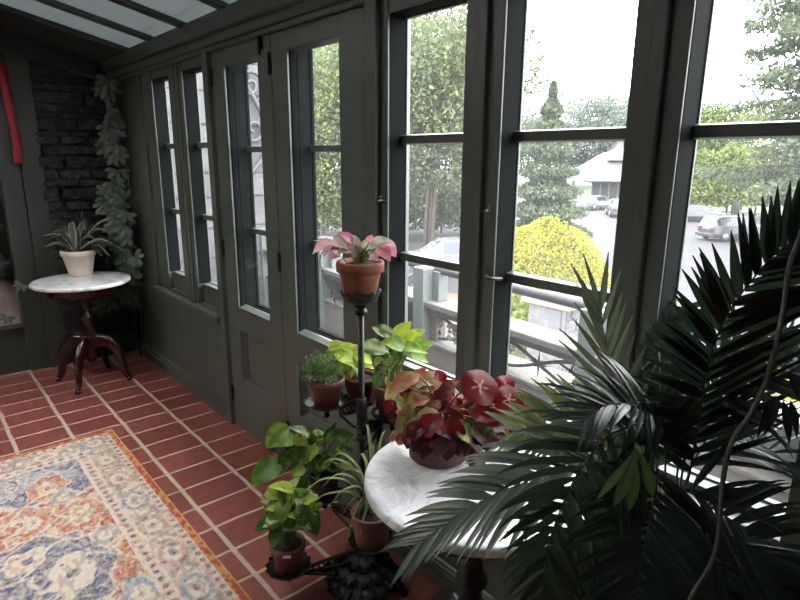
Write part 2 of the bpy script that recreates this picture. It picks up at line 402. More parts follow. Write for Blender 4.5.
# ---- doors
def door(n, x0, x1, ox0, ox1, pz, px, hinges, knob=None):
    oz0, oz1 = .75, 1.982; T = .045
    d = MB()
    d.box(x0, ox0, 0, T, .008, 2.082); d.box(ox1, x1, 0, T, .008, 2.082)
    d.box(ox0, ox1, 0, T, oz1, 2.082); d.box(ox0, ox1, 0, T, .008, pz[0]); d.box(ox0, ox1, 0, T, pz[1], oz0)
    # sloped moulding round the glass opening and the lower panel
    for a, c, z0, z1, dep, k in ((ox0, ox1, oz0, oz1, .034, .009), (px[0], px[1], pz[0], pz[1], .028, .016)):
        d.prism([(.004, z0), (dep, z0+k), (dep+.012, z0+k), (dep+.012, z0)], 0, a, c)
        d.prism([(.004, z1), (dep+.012, z1), (dep+.012, z1-k), (dep, z1-k)], 0, a, c)
        if dep < .03:
            d.prism([(a, .004), (a+k, dep), (a+k, dep+.012), (a, dep+.012)], 2, z0, z1)
            d.prism([(c, .004), (c, dep+.012), (c-k, dep+.012), (c-k, dep)], 2, z0, z1)
    o = d.build('door_%d' % n, PAINT, None, .002); struct(o)
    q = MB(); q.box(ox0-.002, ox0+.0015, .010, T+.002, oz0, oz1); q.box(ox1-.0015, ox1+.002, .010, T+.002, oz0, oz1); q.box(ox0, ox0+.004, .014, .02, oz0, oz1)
    q.build('reveal', JAMB, o)['label'] = 'reveal with its shade put into the colour'
    q = MB(); q.box(px[0], px[1], .032, .043, pz[0], pz[1]); q.build('door_panel', PAINT, o)
    q = MB(); q.add([(ox0, .03, oz0), (ox1, .03, oz0), (ox1, .03, oz1), (ox0, .03, oz1)], [(0, 1, 2, 3)]); q.build('glass_pane', CLEAR, o)
    # outer storm sash in a deep reveal
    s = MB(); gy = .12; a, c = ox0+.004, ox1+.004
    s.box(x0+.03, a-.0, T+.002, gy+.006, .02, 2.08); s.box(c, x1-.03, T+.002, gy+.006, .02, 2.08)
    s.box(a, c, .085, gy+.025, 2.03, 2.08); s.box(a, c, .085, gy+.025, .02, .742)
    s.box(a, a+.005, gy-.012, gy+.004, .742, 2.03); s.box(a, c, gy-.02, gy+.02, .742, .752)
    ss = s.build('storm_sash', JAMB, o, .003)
    for z in (1.585, 1.162):
        m_ = MB(); m_.prism([(gy-.024, z-.014), (gy-.024, z+.014), (gy+.006, z+.014), (gy+.006, z-.014)], 0, a, c); m_.build('muntin', PAINT, ss, .003)
    q = MB(); q.add([(a, gy, .745), (c, gy, .745), (c, gy, 2.03), (a, gy, 2.03)], [(0, 1, 2, 3)]); q.build('glass_pane', GLASS, ss)
    for hx, hz in hinges:
        q = MB(); q.box(hx-.013, hx+.013, -.004, .003, hz-.042, hz+.042); q.tube([(hx, -.005, hz-.046), (hx, -.005, hz+.046)], .006, 8)
        q.build('hinge', HARD, o)
    if knob:
        kx, kz = knob; q = MB(); q.lathe([(0, 0), (.02, 0), (.02, .004), (.008, .008), (.008, .03), (.02, .036), (.022, .046), (.014, .056), (0, .058)], n=16)
        q.v = [(kx+v[0], .075-v[2], kz+v[1]) for v in q.v]
        k = q.build('storm_sash_knob', BRASS, ss); k['label'] = 'round dull knob'
    return o
door(1, 1.792, 2.409, 1.936, 2.285, (.327, .614), (1.936, 2.29), [(1.79, 1.942), (1.79, 1.06), (1.79, .205)])
door(2, 2.415, 3.074, 2.545, 2.920, (.327, .600), (2.555, 2.93), [(2.4, 1.943), (2.41, 1.066), (2.42, .21)], knob=(2.50, .955))
b = MB(); b.box(2.322, 2.345, -.012, .0, 2.01, 2.075); b.box(2.327, 2.34, -.018, -.01, 1.985, 2.085)
bolt = b.build('door_bolt', HARD); tag(bolt, 'black slide bolt at the head of the paired garden doors', 'bolt')
b = MB(); b.box(2.405, 2.425, -.012, .0, .02, .1); b.build('foot_bolt', HARD)
tag(bpy.data.objects['foot_bolt'], 'black foot bolt at the bottom where the paired garden doors meet', 'bolt')

# ---- left wall (x = 0): slate rubble, glazed door frame, beam
def rubble(b, x, y0, y1, z0, z1, hmin, hmax, lmin, lmax, depth, out=1, tint=.3, axis='x'):
    z = z0
    while z < z1:
        h = R(hmin, hmax); y = y0-R(0, lmax*.6)
        while y < y1:
            l = R(lmin, lmax); a, c = max(y, y0), min(y+l, y1)
            if c-a > .03:
                d = R(0, depth); k = 1+R(-tint, tint); g = .006
                p = [(a+g+R(0, .01), z+g+R(-.006, .012)), (c-g-R(0, .01), z+g+R(-.006, .012)), (c-g-R(0, .02), min(z+h, z1)-g+R(-.012, .004)), ((a+c)/2, min(z+h, z1)-g+R(-.008, .006)), (a+g+R(0, .02), min(z+h, z1)-g+R(-.012, .004))]
                vs = [(x, q[0], q[1]) for q in p]+[(x+out*(d+.012), q[0], q[1]) for q in p]
                n = 5
                b.add(vs, [tuple(range(n)), tuple(range(n, 2*n))[::-1]]+[(i, (i+1) % n, n+(i+1) % n, n+i) for i in range(n)], (k, k, k))
            y += l
        z += h
b = MB(); b.box(-.25, .0, -.56, .14, 0, 2.5, (.35, .35, .35))
rubble(b, -.004, -.54, .0, .0, 2.36, .025, .10, .10, .42, .035)
sh('wall_left', b, SLATE)
b = MB()   # door casing, stile, dark glazed door into the house side
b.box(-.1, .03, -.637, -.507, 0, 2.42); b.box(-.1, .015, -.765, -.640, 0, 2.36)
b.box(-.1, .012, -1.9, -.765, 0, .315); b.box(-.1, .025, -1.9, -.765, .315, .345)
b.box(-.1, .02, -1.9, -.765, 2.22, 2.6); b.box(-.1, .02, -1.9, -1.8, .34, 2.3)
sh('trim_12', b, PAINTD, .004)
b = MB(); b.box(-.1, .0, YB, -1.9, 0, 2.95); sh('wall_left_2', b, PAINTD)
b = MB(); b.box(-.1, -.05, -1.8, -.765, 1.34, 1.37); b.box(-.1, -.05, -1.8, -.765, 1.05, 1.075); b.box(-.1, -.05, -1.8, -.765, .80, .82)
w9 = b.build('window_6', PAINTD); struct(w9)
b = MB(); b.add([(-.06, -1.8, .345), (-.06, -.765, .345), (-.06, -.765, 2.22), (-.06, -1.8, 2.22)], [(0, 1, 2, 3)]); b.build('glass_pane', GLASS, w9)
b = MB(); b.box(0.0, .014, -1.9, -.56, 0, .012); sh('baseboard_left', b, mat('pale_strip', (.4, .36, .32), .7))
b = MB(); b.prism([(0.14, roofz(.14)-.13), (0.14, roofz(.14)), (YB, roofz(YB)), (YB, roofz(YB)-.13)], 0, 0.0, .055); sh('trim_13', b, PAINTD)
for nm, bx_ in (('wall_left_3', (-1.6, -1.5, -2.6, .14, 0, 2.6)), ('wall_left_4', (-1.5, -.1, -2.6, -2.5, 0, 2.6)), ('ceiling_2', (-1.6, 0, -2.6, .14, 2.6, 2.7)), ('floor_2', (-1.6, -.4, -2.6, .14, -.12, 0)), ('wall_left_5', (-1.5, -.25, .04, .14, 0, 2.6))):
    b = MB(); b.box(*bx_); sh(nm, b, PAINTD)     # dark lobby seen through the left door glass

# ---- back and right walls
b = MB(); b.prism([(-.4, 0), (XR, 0), (XR, 2.95), (-.4, 2.95)], 1, YB-.15, YB); sh('wall_back', b, mat('back_wall_stone', (.05, .046, .043), .8, var=.3, scale=3, bump=.4, bscale=9))
b = MB(); b.box(XR, XR+.12, YB, .14, 0, 3.0)
sh('wall_right', b, PAINT)

# ---- sloped glass roof
b = MB(); b.prism([(.16, roofz(.16)-.01), (.16, roofz(.16)+.05), (YB, roofz(YB)+.05), (YB, roofz(YB)-.01)], 0, -.1, .645)
ce = struct(b.build('ceiling', PAINTD))
xs = [1.06, 1.55, 2.06, 2.57, 3.08, 3.59, 4.10, 4.61, 5.12, 5.63, 6.14]
prev = .645
for x in xs+[XR]:
    for (ya, yb_, m_) in ((-.0, -.11, ROOFC), (-.11, -1.05, ROOFP), (-1.05, YB, ROOFU if x < 3.3 else ROOFP)):  # unseen upper sheets on the rug side let in the added fill
        q = MB(); q.prism([(ya+.1 if ya == 0 else ya, roofz(ya+.1 if ya == 0 else ya)+.02), (yb_, roofz(yb_)+.02), (yb_, roofz(yb_)+.026), (ya+.1 if ya == 0 else ya, roofz(ya+.1 if ya == 0 else ya)+.026)], 0, prev, x+.03)
        q.build('roof_panel', m_, ce)
    if x < XR:
        q = MB(); q.prism([(.1, roofz(.1)-.005), (YB, roofz(YB)-.005), (YB, roofz(YB)+.05), (.1, roofz(.1)+.05)], 0, x, x+.062)
        q.build('rafter', PAINT, ce, .004)
    prev = x+.03

# ================================================================== RUG
def smooth(e0, e1, x): t = np.clip((x-e0)/(e1-e0), 0, 1); return t*t*(3-2*t)
def vnoise(x, y, s, seed):
    """cheap value noise on arrays"""
    x = x*s; y = y*s; xi = np.floor(x).astype(int); yi = np.floor(y).astype(int); fx = x-xi; fy = y-yi
    fx = fx*fx*(3-2*fx); fy = fy*fy*(3-2*fy)
    def h(a, b_): q = np.sin(a*127.1+b_*311.7+seed*74.7)*43758.5453; return q-np.floor(q)
    return (h(xi, yi)*(1-fx)+h(xi+1, yi)*fx)*(1-fy)+(h(xi, yi+1)*(1-fx)+h(xi+1, yi+1)*fx)*fy
def rug():
    L, W, step = 2.75, 1.75, .0065          # along X, along -Y
    nx, ny = int(L/step)+1, int(W/step)+1
    u, v = np.meshgrid(np.linspace(0, L, nx), np.linspace(0, W, ny), indexing='ij')   # u from the far edge, v from the window-side edge
    du = np.minimum(u, L-u); dv = np.minimum(v, W-v); e = np.minimum(du, dv)
    al = np.where(dv < du, u, v)                                # distance along the edge
    C = np.zeros((nx, ny, 3))
    def put(mask, c):
        k = np.clip(mask, 0, 1)[..., None]; C[:] = C*(1-k)+np.array(c)*k
    cream = (.60, .51, .43); pink = (.58, .40, .35); rust = (.42, .12, .06); red = (.36, .06, .05); blue = (.085, .11, .19); lblue = (.24, .28, .35); tan = (.47, .32, .2); dark = (.11, .105, .115); grey = (.25, .22, .2); ochre = (.5, .32, .13)
    n1 = vnoise(u, v, 26, 1); n2 = vnoise(u, v, 60, 2); n3 = vnoise(u, v, 13, 3); n4 = vnoise(u, v, 110, 4); n5 = vnoise(u, v, 8, 9)
    # field: rust and red ground
    put(np.ones_like(u), rust); put(smooth(.5, .7, n5), red); put(smooth(.66, .74, n1)*.8, ochre)
    fu, fv = u-.24, v-.24
    def ell(cu, cv, a, b_, rot=0):
        x = fu-cu; y = fv-cv; c, s = math.cos(rot), math.sin(rot); xx = x*c+y*s; yy = -x*s+y*c
        th = np.arctan2(yy/b_, xx/a); return np.sqrt((xx/a)**2+(yy/b_)**2)/(1+.09*np.cos(th*7)), th
    wob = .25*(n1-.5)
    # blue corner spandrels with scalloped cream edge
    FU, FV = L-.48, W-.48
    for su, sv in ((0, 0), (0, 1), (1, 0), (1, 1)):
        x = np.abs(fu-su*FU); y = np.abs(fv-sv*FV)
        d = np.sqrt((x/.36)**2+(y/.75)**2)+.05*np.cos(np.arctan2(y, x)*14)
        put(smooth(1.06, 1.02, d)*(e > .24), cream); put(smooth(.99, .95, d)*(e > .24), lblue); put(smooth(.99, .95, d)*smooth(.42, .56, n3)*(e > .24), blue)
    # palmettes, each ringed in cream, tilted
    pal = [(.232, .172, .11, .075, .25, rust, ochre), (.10, .30, .11, .05, .1, lblue, blue), (.36, .13, .06, .05, 0, lblue, cream), (.56, .11, .13, .085, .35, rust, ochre), (.48, .32, .12, .13, -.2, rust, tan), (.76, .33, .13, .17, -.15, blue, tan), (.95, .22, .22, .14, .25, blue, cream), (.78, .06, .07, .05, .2, lblue, cream), (1.22, .05, .09, .06, 0, lblue, cream), (1.02, .50, .16, .17, .3, blue, rust), (.5, .52, .14, .15, .2, rust, cream),
           (1.35, .25, .17, .12, .2, rust, cream), (1.62, .3, .2, .16, 0, blue, cream), (1.4, .6, .2, .18, 0, blue, tan), (1.95, .2, .16, .12, 0, lblue, cream), (.3, .62, .14, .14, 0, rust, cream), (1.8, .6, .2, .18, .2, rust, cream)]
    for cu, cv, a, b_, ro, c1, c2 in pal:
        for mir in (False, True):
            d, th = ell(cu, cv if not mir else FV-cv, a, b_, ro if not mir else -ro); d = d+wob
            put(smooth(1.2, 1.14, d), cream); put(smooth(1.1, 1.04, d), c1); put(smooth(.62, .56, d), cream)
            put(smooth(.5, .44, d)*smooth(.35, .5, n2), c2); put(smooth(.26, .2, d), cream); put(smooth(.14, .1, d), c1)
            put((smooth(1.1, 1.04, d)-smooth(.78, .72, d))*smooth(.55, .62, n1)*.7, dark if c1 is blue else tan)
    # vine lines
    for k, (f1, f2, ph, w) in enumerate(((5.5, 7, .3, .12), (7.5, 4.5, 2.1, .11), (4, 9.5, 4.0, .1))):
        q = np.abs(np.sin(fu*f1+1.3*np.sin(fv*f2+ph)+ph)); put(smooth(w*.6, w*.25, q)*(e > .24)*.8, cream)
    small = np.sin(fu*62+3*n3)*np.sin(fv*58+3*n5); put(smooth(.88, .96, small)*(e > .24)*.8, cream); put(smooth(-.86, -.95, small)*(e > .24)*.9, blue)
    # bands from the edge inwards
    def band(a, c): return (e >= a) & (e < c)
    m = band(.07, .185); put(m, cream); put(m*smooth(.48, .6, n3)*.8, tan); put(m*smooth(.55, .66, n1)*.8, grey)
    per = .24; ph = (al/per) % 1-.5; rr = np.sqrt((ph*per/.075)**2+((e-.128)/.05)**2)+.25*(n1-.5)
    idx = np.floor(al/per).astype(int) % 3
    put(m*smooth(1.15, 1.05, rr)*(idx == 0), lblue); put(m*smooth(1.15, 1.05, rr)*(idx == 1), tan); put(m*smooth(1.15, 1.05, rr)*(idx == 2), (.45, .25, .2))
    put(m*smooth(1.15, 1.0, rr)*smooth(.55, .62, n2)*.7, dark)
    put(m*smooth(.78, .68, rr), cream); put(m*smooth(.5, .42, rr)*smooth(.4, .5, n2), tan); put(m*smooth(.25, .18, rr), blue)
    ph2 = ((al+per/2)/per) % 1-.5; r2 = np.sqrt((ph2*per/.03)**2+((e-.128)/.06)**2); put(m*smooth(1.1, .9, r2)*smooth(.35, .5, n2), grey); put(m*smooth(.5, .4, r2), cream)
    for a, c in ((.034, .07), (.195, .232)):
        m = band(a, c); put(m, pink); put(m*smooth(.45, .7, n1)*.5, cream)
        mid = (a+c)/2; ph = (al/.047) % 1-.5; r3 = np.sqrt((ph*.047/.0125)**2+((e-mid)/.0125)**2); put(m*smooth(1.15, .85, r3), dark)
    for a, c in ((.185, .195), (.232, .242)): put(band(a, c), cream)
    put(band(.066, .072), (.45, .3, .26))
    put(band(.010, .034), (.36, .075, .05)); put(band(.010, .034)*smooth(.5, .6, n2)*.6, ochre); put(band(0, .010), (.56, .29, .11))
    # abrash and wear
    n6 = vnoise(u, v, 75, 12); n7 = vnoise(u*.35, v, 95, 15); inn = smooth(.03, .04, e); put(smooth(.56, .7, n6)*.36*inn, cream); put(smooth(.58, .7, n4)*.42*inn, cream); put(smooth(.36, .24, n7)*.5*inn, grey); put(smooth(.66, .78, n7)*.3*inn, cream); put(smooth(.28, .16, n6)*.4*inn, tan)
    C *= (.92+.16*vnoise(u, v, 150, 6))[..., None]
    z = .007+.0016*n4; z[0, :] = z[-1, :] = 0; z[:, 0] = z[:, -1] = 0
    X0, Y0 = 1.395, -.577
    V = np.stack([X0+u, Y0-v, z], -1).reshape(-1, 3)
    i = np.arange(nx*ny).reshape(nx, ny); Fq = np.stack([i[:-1, :-1], i[:-1, 1:], i[1:, 1:], i[1:, :-1]], -1).reshape(-1, 4)
    me = bpy.data.meshes.new('rug'); me.from_pydata(V.tolist(), [], Fq.tolist()); me.update()
    me.color_attributes.new('Col', 'FLOAT_COLOR', 'POINT').data.foreach_set('color', np.c_[np.clip(C, 0, 1).reshape(-1, 3), np.ones(nx*ny)].ravel())
    o = bpy.data.objects.new('rug', me); COL.objects.link(o)
    me.materials.append(vcmat('rug_wool', .95, 0, .1))
    tag(o, 'faded oriental rug in cream, rust and blue lying on the red tiles', 'rug')
rug()

# ================================================================== POTS
def pot(parent, c, rtop, rbot, h, m, rim=.3, soil=.85, rimover=1.06):
    b = MB(); rz = h*(1-rim)
    b.lathe([(0, 0), (rbot*.96, 0), (rbot, .004), (rbot+(rtop*.93-rbot)*.98, rz-.002), (rtop*.93, rz), (rtop*rimover, rz+.004), (rtop*rimover*1.01, h-.006), (rtop*rimover*.98, h), (rtop*.9, h), (rtop*.86, h*.8), (rtop*.8, h*.7)], c, 32)
    b.build('pot', m, parent)
    s = MB(); s.lathe([(rtop*.87, h*soil-.004), (rtop*.6, h*soil+.004), (0, h*soil+.009)], c, 24); s.build('soil', SOIL, parent)
    return Vector((c[0], c[1], c[2]+h*soil))

def bloom_leaf(mb, st, top, px, py, ang, ln, wd, t, prof, col, up=.6, bend=.1, dt=0, fold=.25, sr=.0022, stemcol=None, wav=0):
    """a leaf whose middle is near image point (px,py) at depth t, running towards image angle ang"""
    s = t/F; c = at(px, py, t); d = (RT*math.cos(ang)+UP*math.sin(ang)-FW*dt).normalized()
    P0 = c-d*ln/2; P1 = c+d*ln/2; Nn = (Vector((0, 0, 1))*up-FW*(1-up)+Vector((R(-.25, .25), R(-.25, .25), R(-.1, .1))))
    leaf(mb, P0, P1, Nn, wd, prof, bend, fold, col, wav=wav)
    if st is not None:
        mid = (top+P0)/2+Vector((0, 0, .25*(P0-top).length))
        st.tube(bez([top+Vector((R(-.012, .012), R(-.012, .012), -.005)), mid*.6+(top*.2+P0*.2), P0+d*.004], 5), sr, 5)
def depth(p): return (Vector(p)-CAM).dot(FW)

# ================================================================== TIERED STAND
SX, SY = 3.335, -.223
stand = thing('tiered_plant_stand', 'black cast iron tiered plant stand with branching arms on the tiles', 'plant stand', (SX, SY, 0))
def scallop_tray(b, c, r, h=.022, n=40, rb=.55):
    rows = []
    for rr, z, sc in ((r*rb, 0, 0), (r*.8, h*.25, 0), (r*.97, h*.8, .02), (r*1.02, h, .06), (r*.98, h*1.02, .06), (r*.93, h*.75, .02), (r*.7, h*.3, 0), (0.001, h*.22, 0)):
        rows.append([Vector((c[0]+rr*(1+sc*math.cos(14*a))*math.cos(a), c[1]+rr*(1+sc*math.cos(14*a))*math.sin(a), c[2]+z+(sc*.07*math.cos(14*a)))) for a in [2*PI*k/n for k in range(n+1)]])
    for i in range(len(rows)-1):
        vs = rows[i]+rows[i+1]; m = n+1
        b.add(vs, [(j, j+1, m+j+1, m+j) for j in range(n)], None, True)
    b.lathe([(r*rb, 0), (r*.3, -.012), (.012, -.02), (.01, -.034), (.013, -.04), (0, -.05)], c, 14)
b = MB()   # base: spreading foot with leaves and claw feet
b.lathe([(.125, .012), (.128, .03), (.115, .045), (.10, .055), (.085, .075), (.06, .09), (.045, .105), (.03, .12), (.022, .15), (.0, .152)], (SX, SY, 0), 32, rib=.06, ribn=8)
for rr0, rr1, z0_, z1_, nn_, wd_ in ((.02, .075, .14, .105, 9, .04), (.05, .115, .1, .07, 12, .045), (.085, .145, .066, .025, 15, .042)):
    for k in range(nn_):
        a = k*2*PI/nn_+rr0*9; d = Vector((math.cos(a), math.sin(a), 0)); p = Vector((SX, SY, 0))
        leaf(b, p+d*rr0+Vector((0, 0, z0_)), p+d*rr1+Vector((0, 0, z1_)), Vector((0, 0, 1))+d*.6, wd_, 'ovate', .22, -.3, None, n=6)
        q = p+d*(rr1*.93)+Vector((0, 0, z1_+.008)); b.lathe([(0, -.008), (.009, -.005), (.011, .002), (.006, .008), (0, .009)], tuple(q), 8)
for k in range(5): b.lathe([(0, -.01), (.012, -.006), (.014, .002), (.008, .009), (0, .011)], (SX+.1*math.cos(k*1.256), SY+.1*math.sin(k*1.256), .06), 8)
b.hascol = False
b.build('base', IRON, stand)
for k in range(4):
    a = k*PI/2+.5; d = Vector((math.cos(a), math.sin(a), 0)); p = Vector((SX, SY, 0))
    q = MB(); q.tube(bez([p+d*.09+Vector((0, 0, .05)), p+d*.135+Vector((0, 0, .05)), p+d*.155+Vector((0, 0, .015)), p+d*.175+Vector((0, 0, .012))], 6), [.016]*6+[.015]*6+[.013]*6+[.011], 8); q.build('foot', IRON, stand)
b = MB(); b.tube([(SX, SY, .14), (SX, SY, 1.07)], .011, 14)
for z in (.14, .2, .42, .6, 1.055): b.lathe([(.0111, -.014), (.02, -.008), (.022, 0), (.02, .008), (.0111, .014)], (SX, SY, z), 16)
b.build('pole', IRON, stand)
b = MB(); scallop_tray(b, (SX, SY, 1.085), .066, .042); tt = b.build('top_tray', IRON, stand)
def arm(zp, c, r, style=0):
    """openwork arm from the pole at height zp to a tray with centre c"""
    p0 = Vector((SX, SY, zp)); p1 = Vector(c); d = p1-p0; h = Vector((d.x, d.y, 0)); L = h.length; h.normalize()
    e = p1-h*r*.7+Vector((0, 0, -.004)); b = MB()
    s0 = p0+h*.012
    for oz in (0, -.038):
        b.tube(bez([s0+Vector((0, 0, oz)), s0.lerp(e, .5)+Vector((0, 0, oz+.004)), e+Vector((0, 0, oz*.35))], 6), .0062, 7)
    n = 5
    for k in range(n):
        t = (k+.5)/n; c0 = s0.lerp(e, t)+Vector((0, 0, -.019*(1-t*.5))); rr = .014*(1-.35*t)
        b.tube([c0+h*rr*math.cos(a)+Vector((0, 0, rr*math.sin(a))) for a in [2*PI*j/12 for j in range(12)]], .0035, 6, closed=True)
    # curled bracket below
    b.tube(bez([s0+Vector((0, 0, -.11)), s0.lerp(e, .35)+Vector((0, 0, -.085)), s0.lerp(e, .75)+Vector((0, 0, -.045)), e+Vector((0, 0, -.02))], 6), .005, 6)
    b.lathe([(.0128, -.03), (.02, -.025), (.02, .02), (.0128, .025)], (SX, SY, zp-.015), 14)
    a_ = b.build('arm', IRON, stand)
    q = MB(); scallop_tray(q, c, r); q.build('tray', IRON, a_)
TR = dict(low=(3.205, -.46, .105), left=(3.10, -.232, .25), spider=(3.497, -.31, .305), fern=(3.20, -.278, .69), yellow=(3.225, -.145, .67), big=(3.36, -.105, .645))
arm(.155, TR['low'], .08); arm(.30, TR['left'], .07); arm(.33, TR['spider'], .075); arm(.74, TR['fern'], .079); arm(.70, TR['yellow'], .066); arm(.66, TR['big'], .072)
def on(t, dz=.008): return (t[0], t[1], t[2]+dz)

# ---- plant on the top tray: pink and green leaves
pt = thing('potted_pink_plant', 'terracotta pot with pink and grey green leaves on the top tray of the iron stand', 'potted plant', (SX, SY, 1.112))
top = pot(pt, (SX, SY, 1.112), .073, .052, .112, TERRA, .32, .9); t0 = depth(top)
l = MB(); s = MB()
PK = (.62, .22, .30); PK2 = (.68, .42, .42); GG = (.24, .27, .17); CR = (.55, .47, .38)
for px, py, an, ln, wd, c1, c2, dt in [(324, 248, 3.7, .085, .05, PK, PK2, .2), (334, 246, 2.9, .06, .045, PK2, CR, .1), (340, 241, 2.6, .06, .04, CR, GG, 0), (346, 239, 2.5, .07, .035, PK, (.4, .12, .2), .2), (352, 243, 2.2, .07, .05, GG, PK2, 0),
        (357, 252, 1.9, .05, .05, CR, GG, .4), (366, 247, 1.1, .075, .03, GG, CR, .1), (371, 239, 1.3, .03, .03, PK2, PK, 0), (374, 250, .6, .07, .045, GG, CR, .2), (381, 245, .3, .08, .05, CR, GG, .1), (387, 249, -.6, .08, .055, PK, PK2, .3), (384, 254, -.9, .07, .05, PK, (.5, .15, .22), .4),
        (345, 252, 3.4, .06, .045, PK2, CR, .6), (335, 256, 3.9, .045, .035, (.5, .2, .16), PK2, .4), (374, 260, -.3, .045, .035, PK2, PK, .8), (362, 255, 1.6, .05, .05, GG, (.2, .14, .05), .5), (391, 252, -.8, .05, .035, PK, PK2, .2), (328, 252, 4.1, .05, .03, PK, PK2, 0), (352, 251, 2.9, .06, .05, CR, PK2, .3)]:
    bloom_leaf(l, s, top, px, py, an, ln, wd, t0-R(-.03, .05), 'ovate', mottled(c1, c2, .45), .55, .16, dt)
l.build('foliage', PETAL, pt); s.build('stem', STEMG, pt)
s = MB(); s.tube(bez([at(320, 264, t0-.02), at(326, 282, t0-.02), at(334, 300, t0-.02), at(337, 305, t0-.02)], 6), .002, 5); 
s.tube(bez([top+Vector((-.03, -.02, 0)), at(333, 252, t0-.05), at(322, 252, t0-.03), at(320, 264, t0-.02)], 6), .002, 5); s.build('trailing_stem', mat('pale_stem', (.4, .38, .33), .6), pt)

# ---- fine fern
fp = thing('potted_fern', 'small red clay pot of feathery dark green fern on the middle tier of the stand', 'potted plant', on(TR['fern']))
top = pot(fp, on(TR['fern']), .063, .046, .098, TERRARED, .3, .92); t0 = depth(top)
l = MB()
for k in range(300):
    a = R(0, 2*PI); el = R(.1, 1.4); L = R(.04, .105); d = Vector((math.cos(a)*math.cos(el), math.sin(a)*math.cos(el), math.sin(el)))
    d = (d-RT*.35*R(.2, 1)).normalized()
    p0 = top+Vector((R(-.02, .02), R(-.02, .02), 0)); p = bez([p0, p0+d*L*.6+Vector((0, 0, .01)), p0+d*L], 4); c = vary((.10, .17, .045), .4)
    for i in range(2, len(p)):
        for j in range(3):
            dd = Vector((R(-1, 1), R(-1, 1), R(-.2, 1))).normalized(); leaf(l, p[i], p[i]+dd*R(.008, .017), (R(-1, 1), R(-1, 1), 1), .0022, 'lance', 0, 0, c, n=2, m=2)
l.build('foliage', LEAF, fp)
q = MB()
for k in range(40):
    a = R(0, 2*PI); r = .05*math.sqrt(R(0, 1)); q.lathe([(0, -.003), (.0035, -.002), (.004, .001), (0, .003)], (top.x+r*math.cos(a), top.y+r*math.sin(a), top.z+.008), 6)
q.build('perlite', mat('perlite', (.6, .6, .58), .8), fp)

# ---- yellow-green pothos behind the pole
yp = thing('potted_lime_pothos', 'pot of bright lime yellow leaves half hidden behind the stand pole', 'potted plant', on(TR['yellow']))
top = pot(yp, on(TR['yellow']), .06, .045, .1, TERRARED, .3, .88); t0 = depth(top)
l = MB(); s = MB(); LM = (.42, .50, .05); LM2 = (.2, .34, .04)
for px, py, an, ln, wd in [(338, 347, .2, .075, .05), (347, 346, .1, .06, .025), (336, 356, 3.4, .075, .06), (346, 360, -.6, .09, .075), (355, 352, .5, .08, .06), (364, 359, -.5, .07, .06), (343, 369, 3.9, .07, .055), (357, 366, -1.2, .08, .06), (368, 367, -.3, .05, .035), (350, 372, -1.6, .06, .05), (352, 358, 1.5, .06, .05)]:
    bloom_leaf(l, s, top, px, py, an, ln, wd, t0-R(-.02, .04), 'heart', mottled(LM, LM2, .25), .55, .1, R(0, .4))
l.build('foliage', LEAF, yp); s.build('stem', STEMG, yp)

# ---- large pothos in terracotta
bp_ = thing('potted_broadleaf', 'terracotta pot of tall broad green leaves at the rear of the stand by the window', 'potted plant', on(TR['big']))
top = pot(bp_, on(TR['big']), .066, .046, .125, TERRA, .3, .9); t0 = depth(top)
l = MB(); s = MB(); DG = (.045, .11, .025); YG = (.30, .42, .05); CRG = (.52, .58, .3); MG = (.12, .24, .035)
for px, py, an, ln, wd, c1, c2, am in [(371, 350, 3.05, .125, .07, DG, CRG, .3), (383, 332, 2.75, .09, .048, DG, CRG, .4), (404, 333, 1.0, .1, .07, YG, LM, .4), (417, 337, .7, .08, .06, YG, LM, .5), (394, 345, 2.9, .1, .06, MG, YG, .3), (412, 351, -.15, .12, .055, MG, YG, .45), (418, 357, -.5, .085, .045, YG, MG, .4), (400, 353, 3.3, .09, .05, DG, MG, .3),
        (389, 360, 3.5, .075, .045, DG, YG, .2), (379, 380, 4.3, .075, .05, DG, MG, .3), (407, 343, 1.4, .1, .06, MG, YG, .4), (424, 346, .2, .07, .05, YG, MG, .4), (378, 362, 4.1, .045, .03, YG, LM, .4), (395, 370, 3.9, .05, .03, DG, MG, .3)]:
    bloom_leaf(l, s, top, px, py, an, ln, wd, t0-R(-.03, .05), 'ovate', mottled(c1, c2, am), .5, .12, R(-.1, .4), sr=.003)
for k in range(8): 
    p0 = top+Vector((R(-.03, .03), R(-.03, .03), 0)); s.tube(bez([p0, p0+Vector((R(-.01, .01), R(-.01, .01), .06)), at(R(398, 415), R(342, 352), t0)], 5), .003, 6)
l.build('foliage', LEAF, bp_); s.build('stem', mat('pale_green_stem', (.28, .36, .1), .5), bp_)

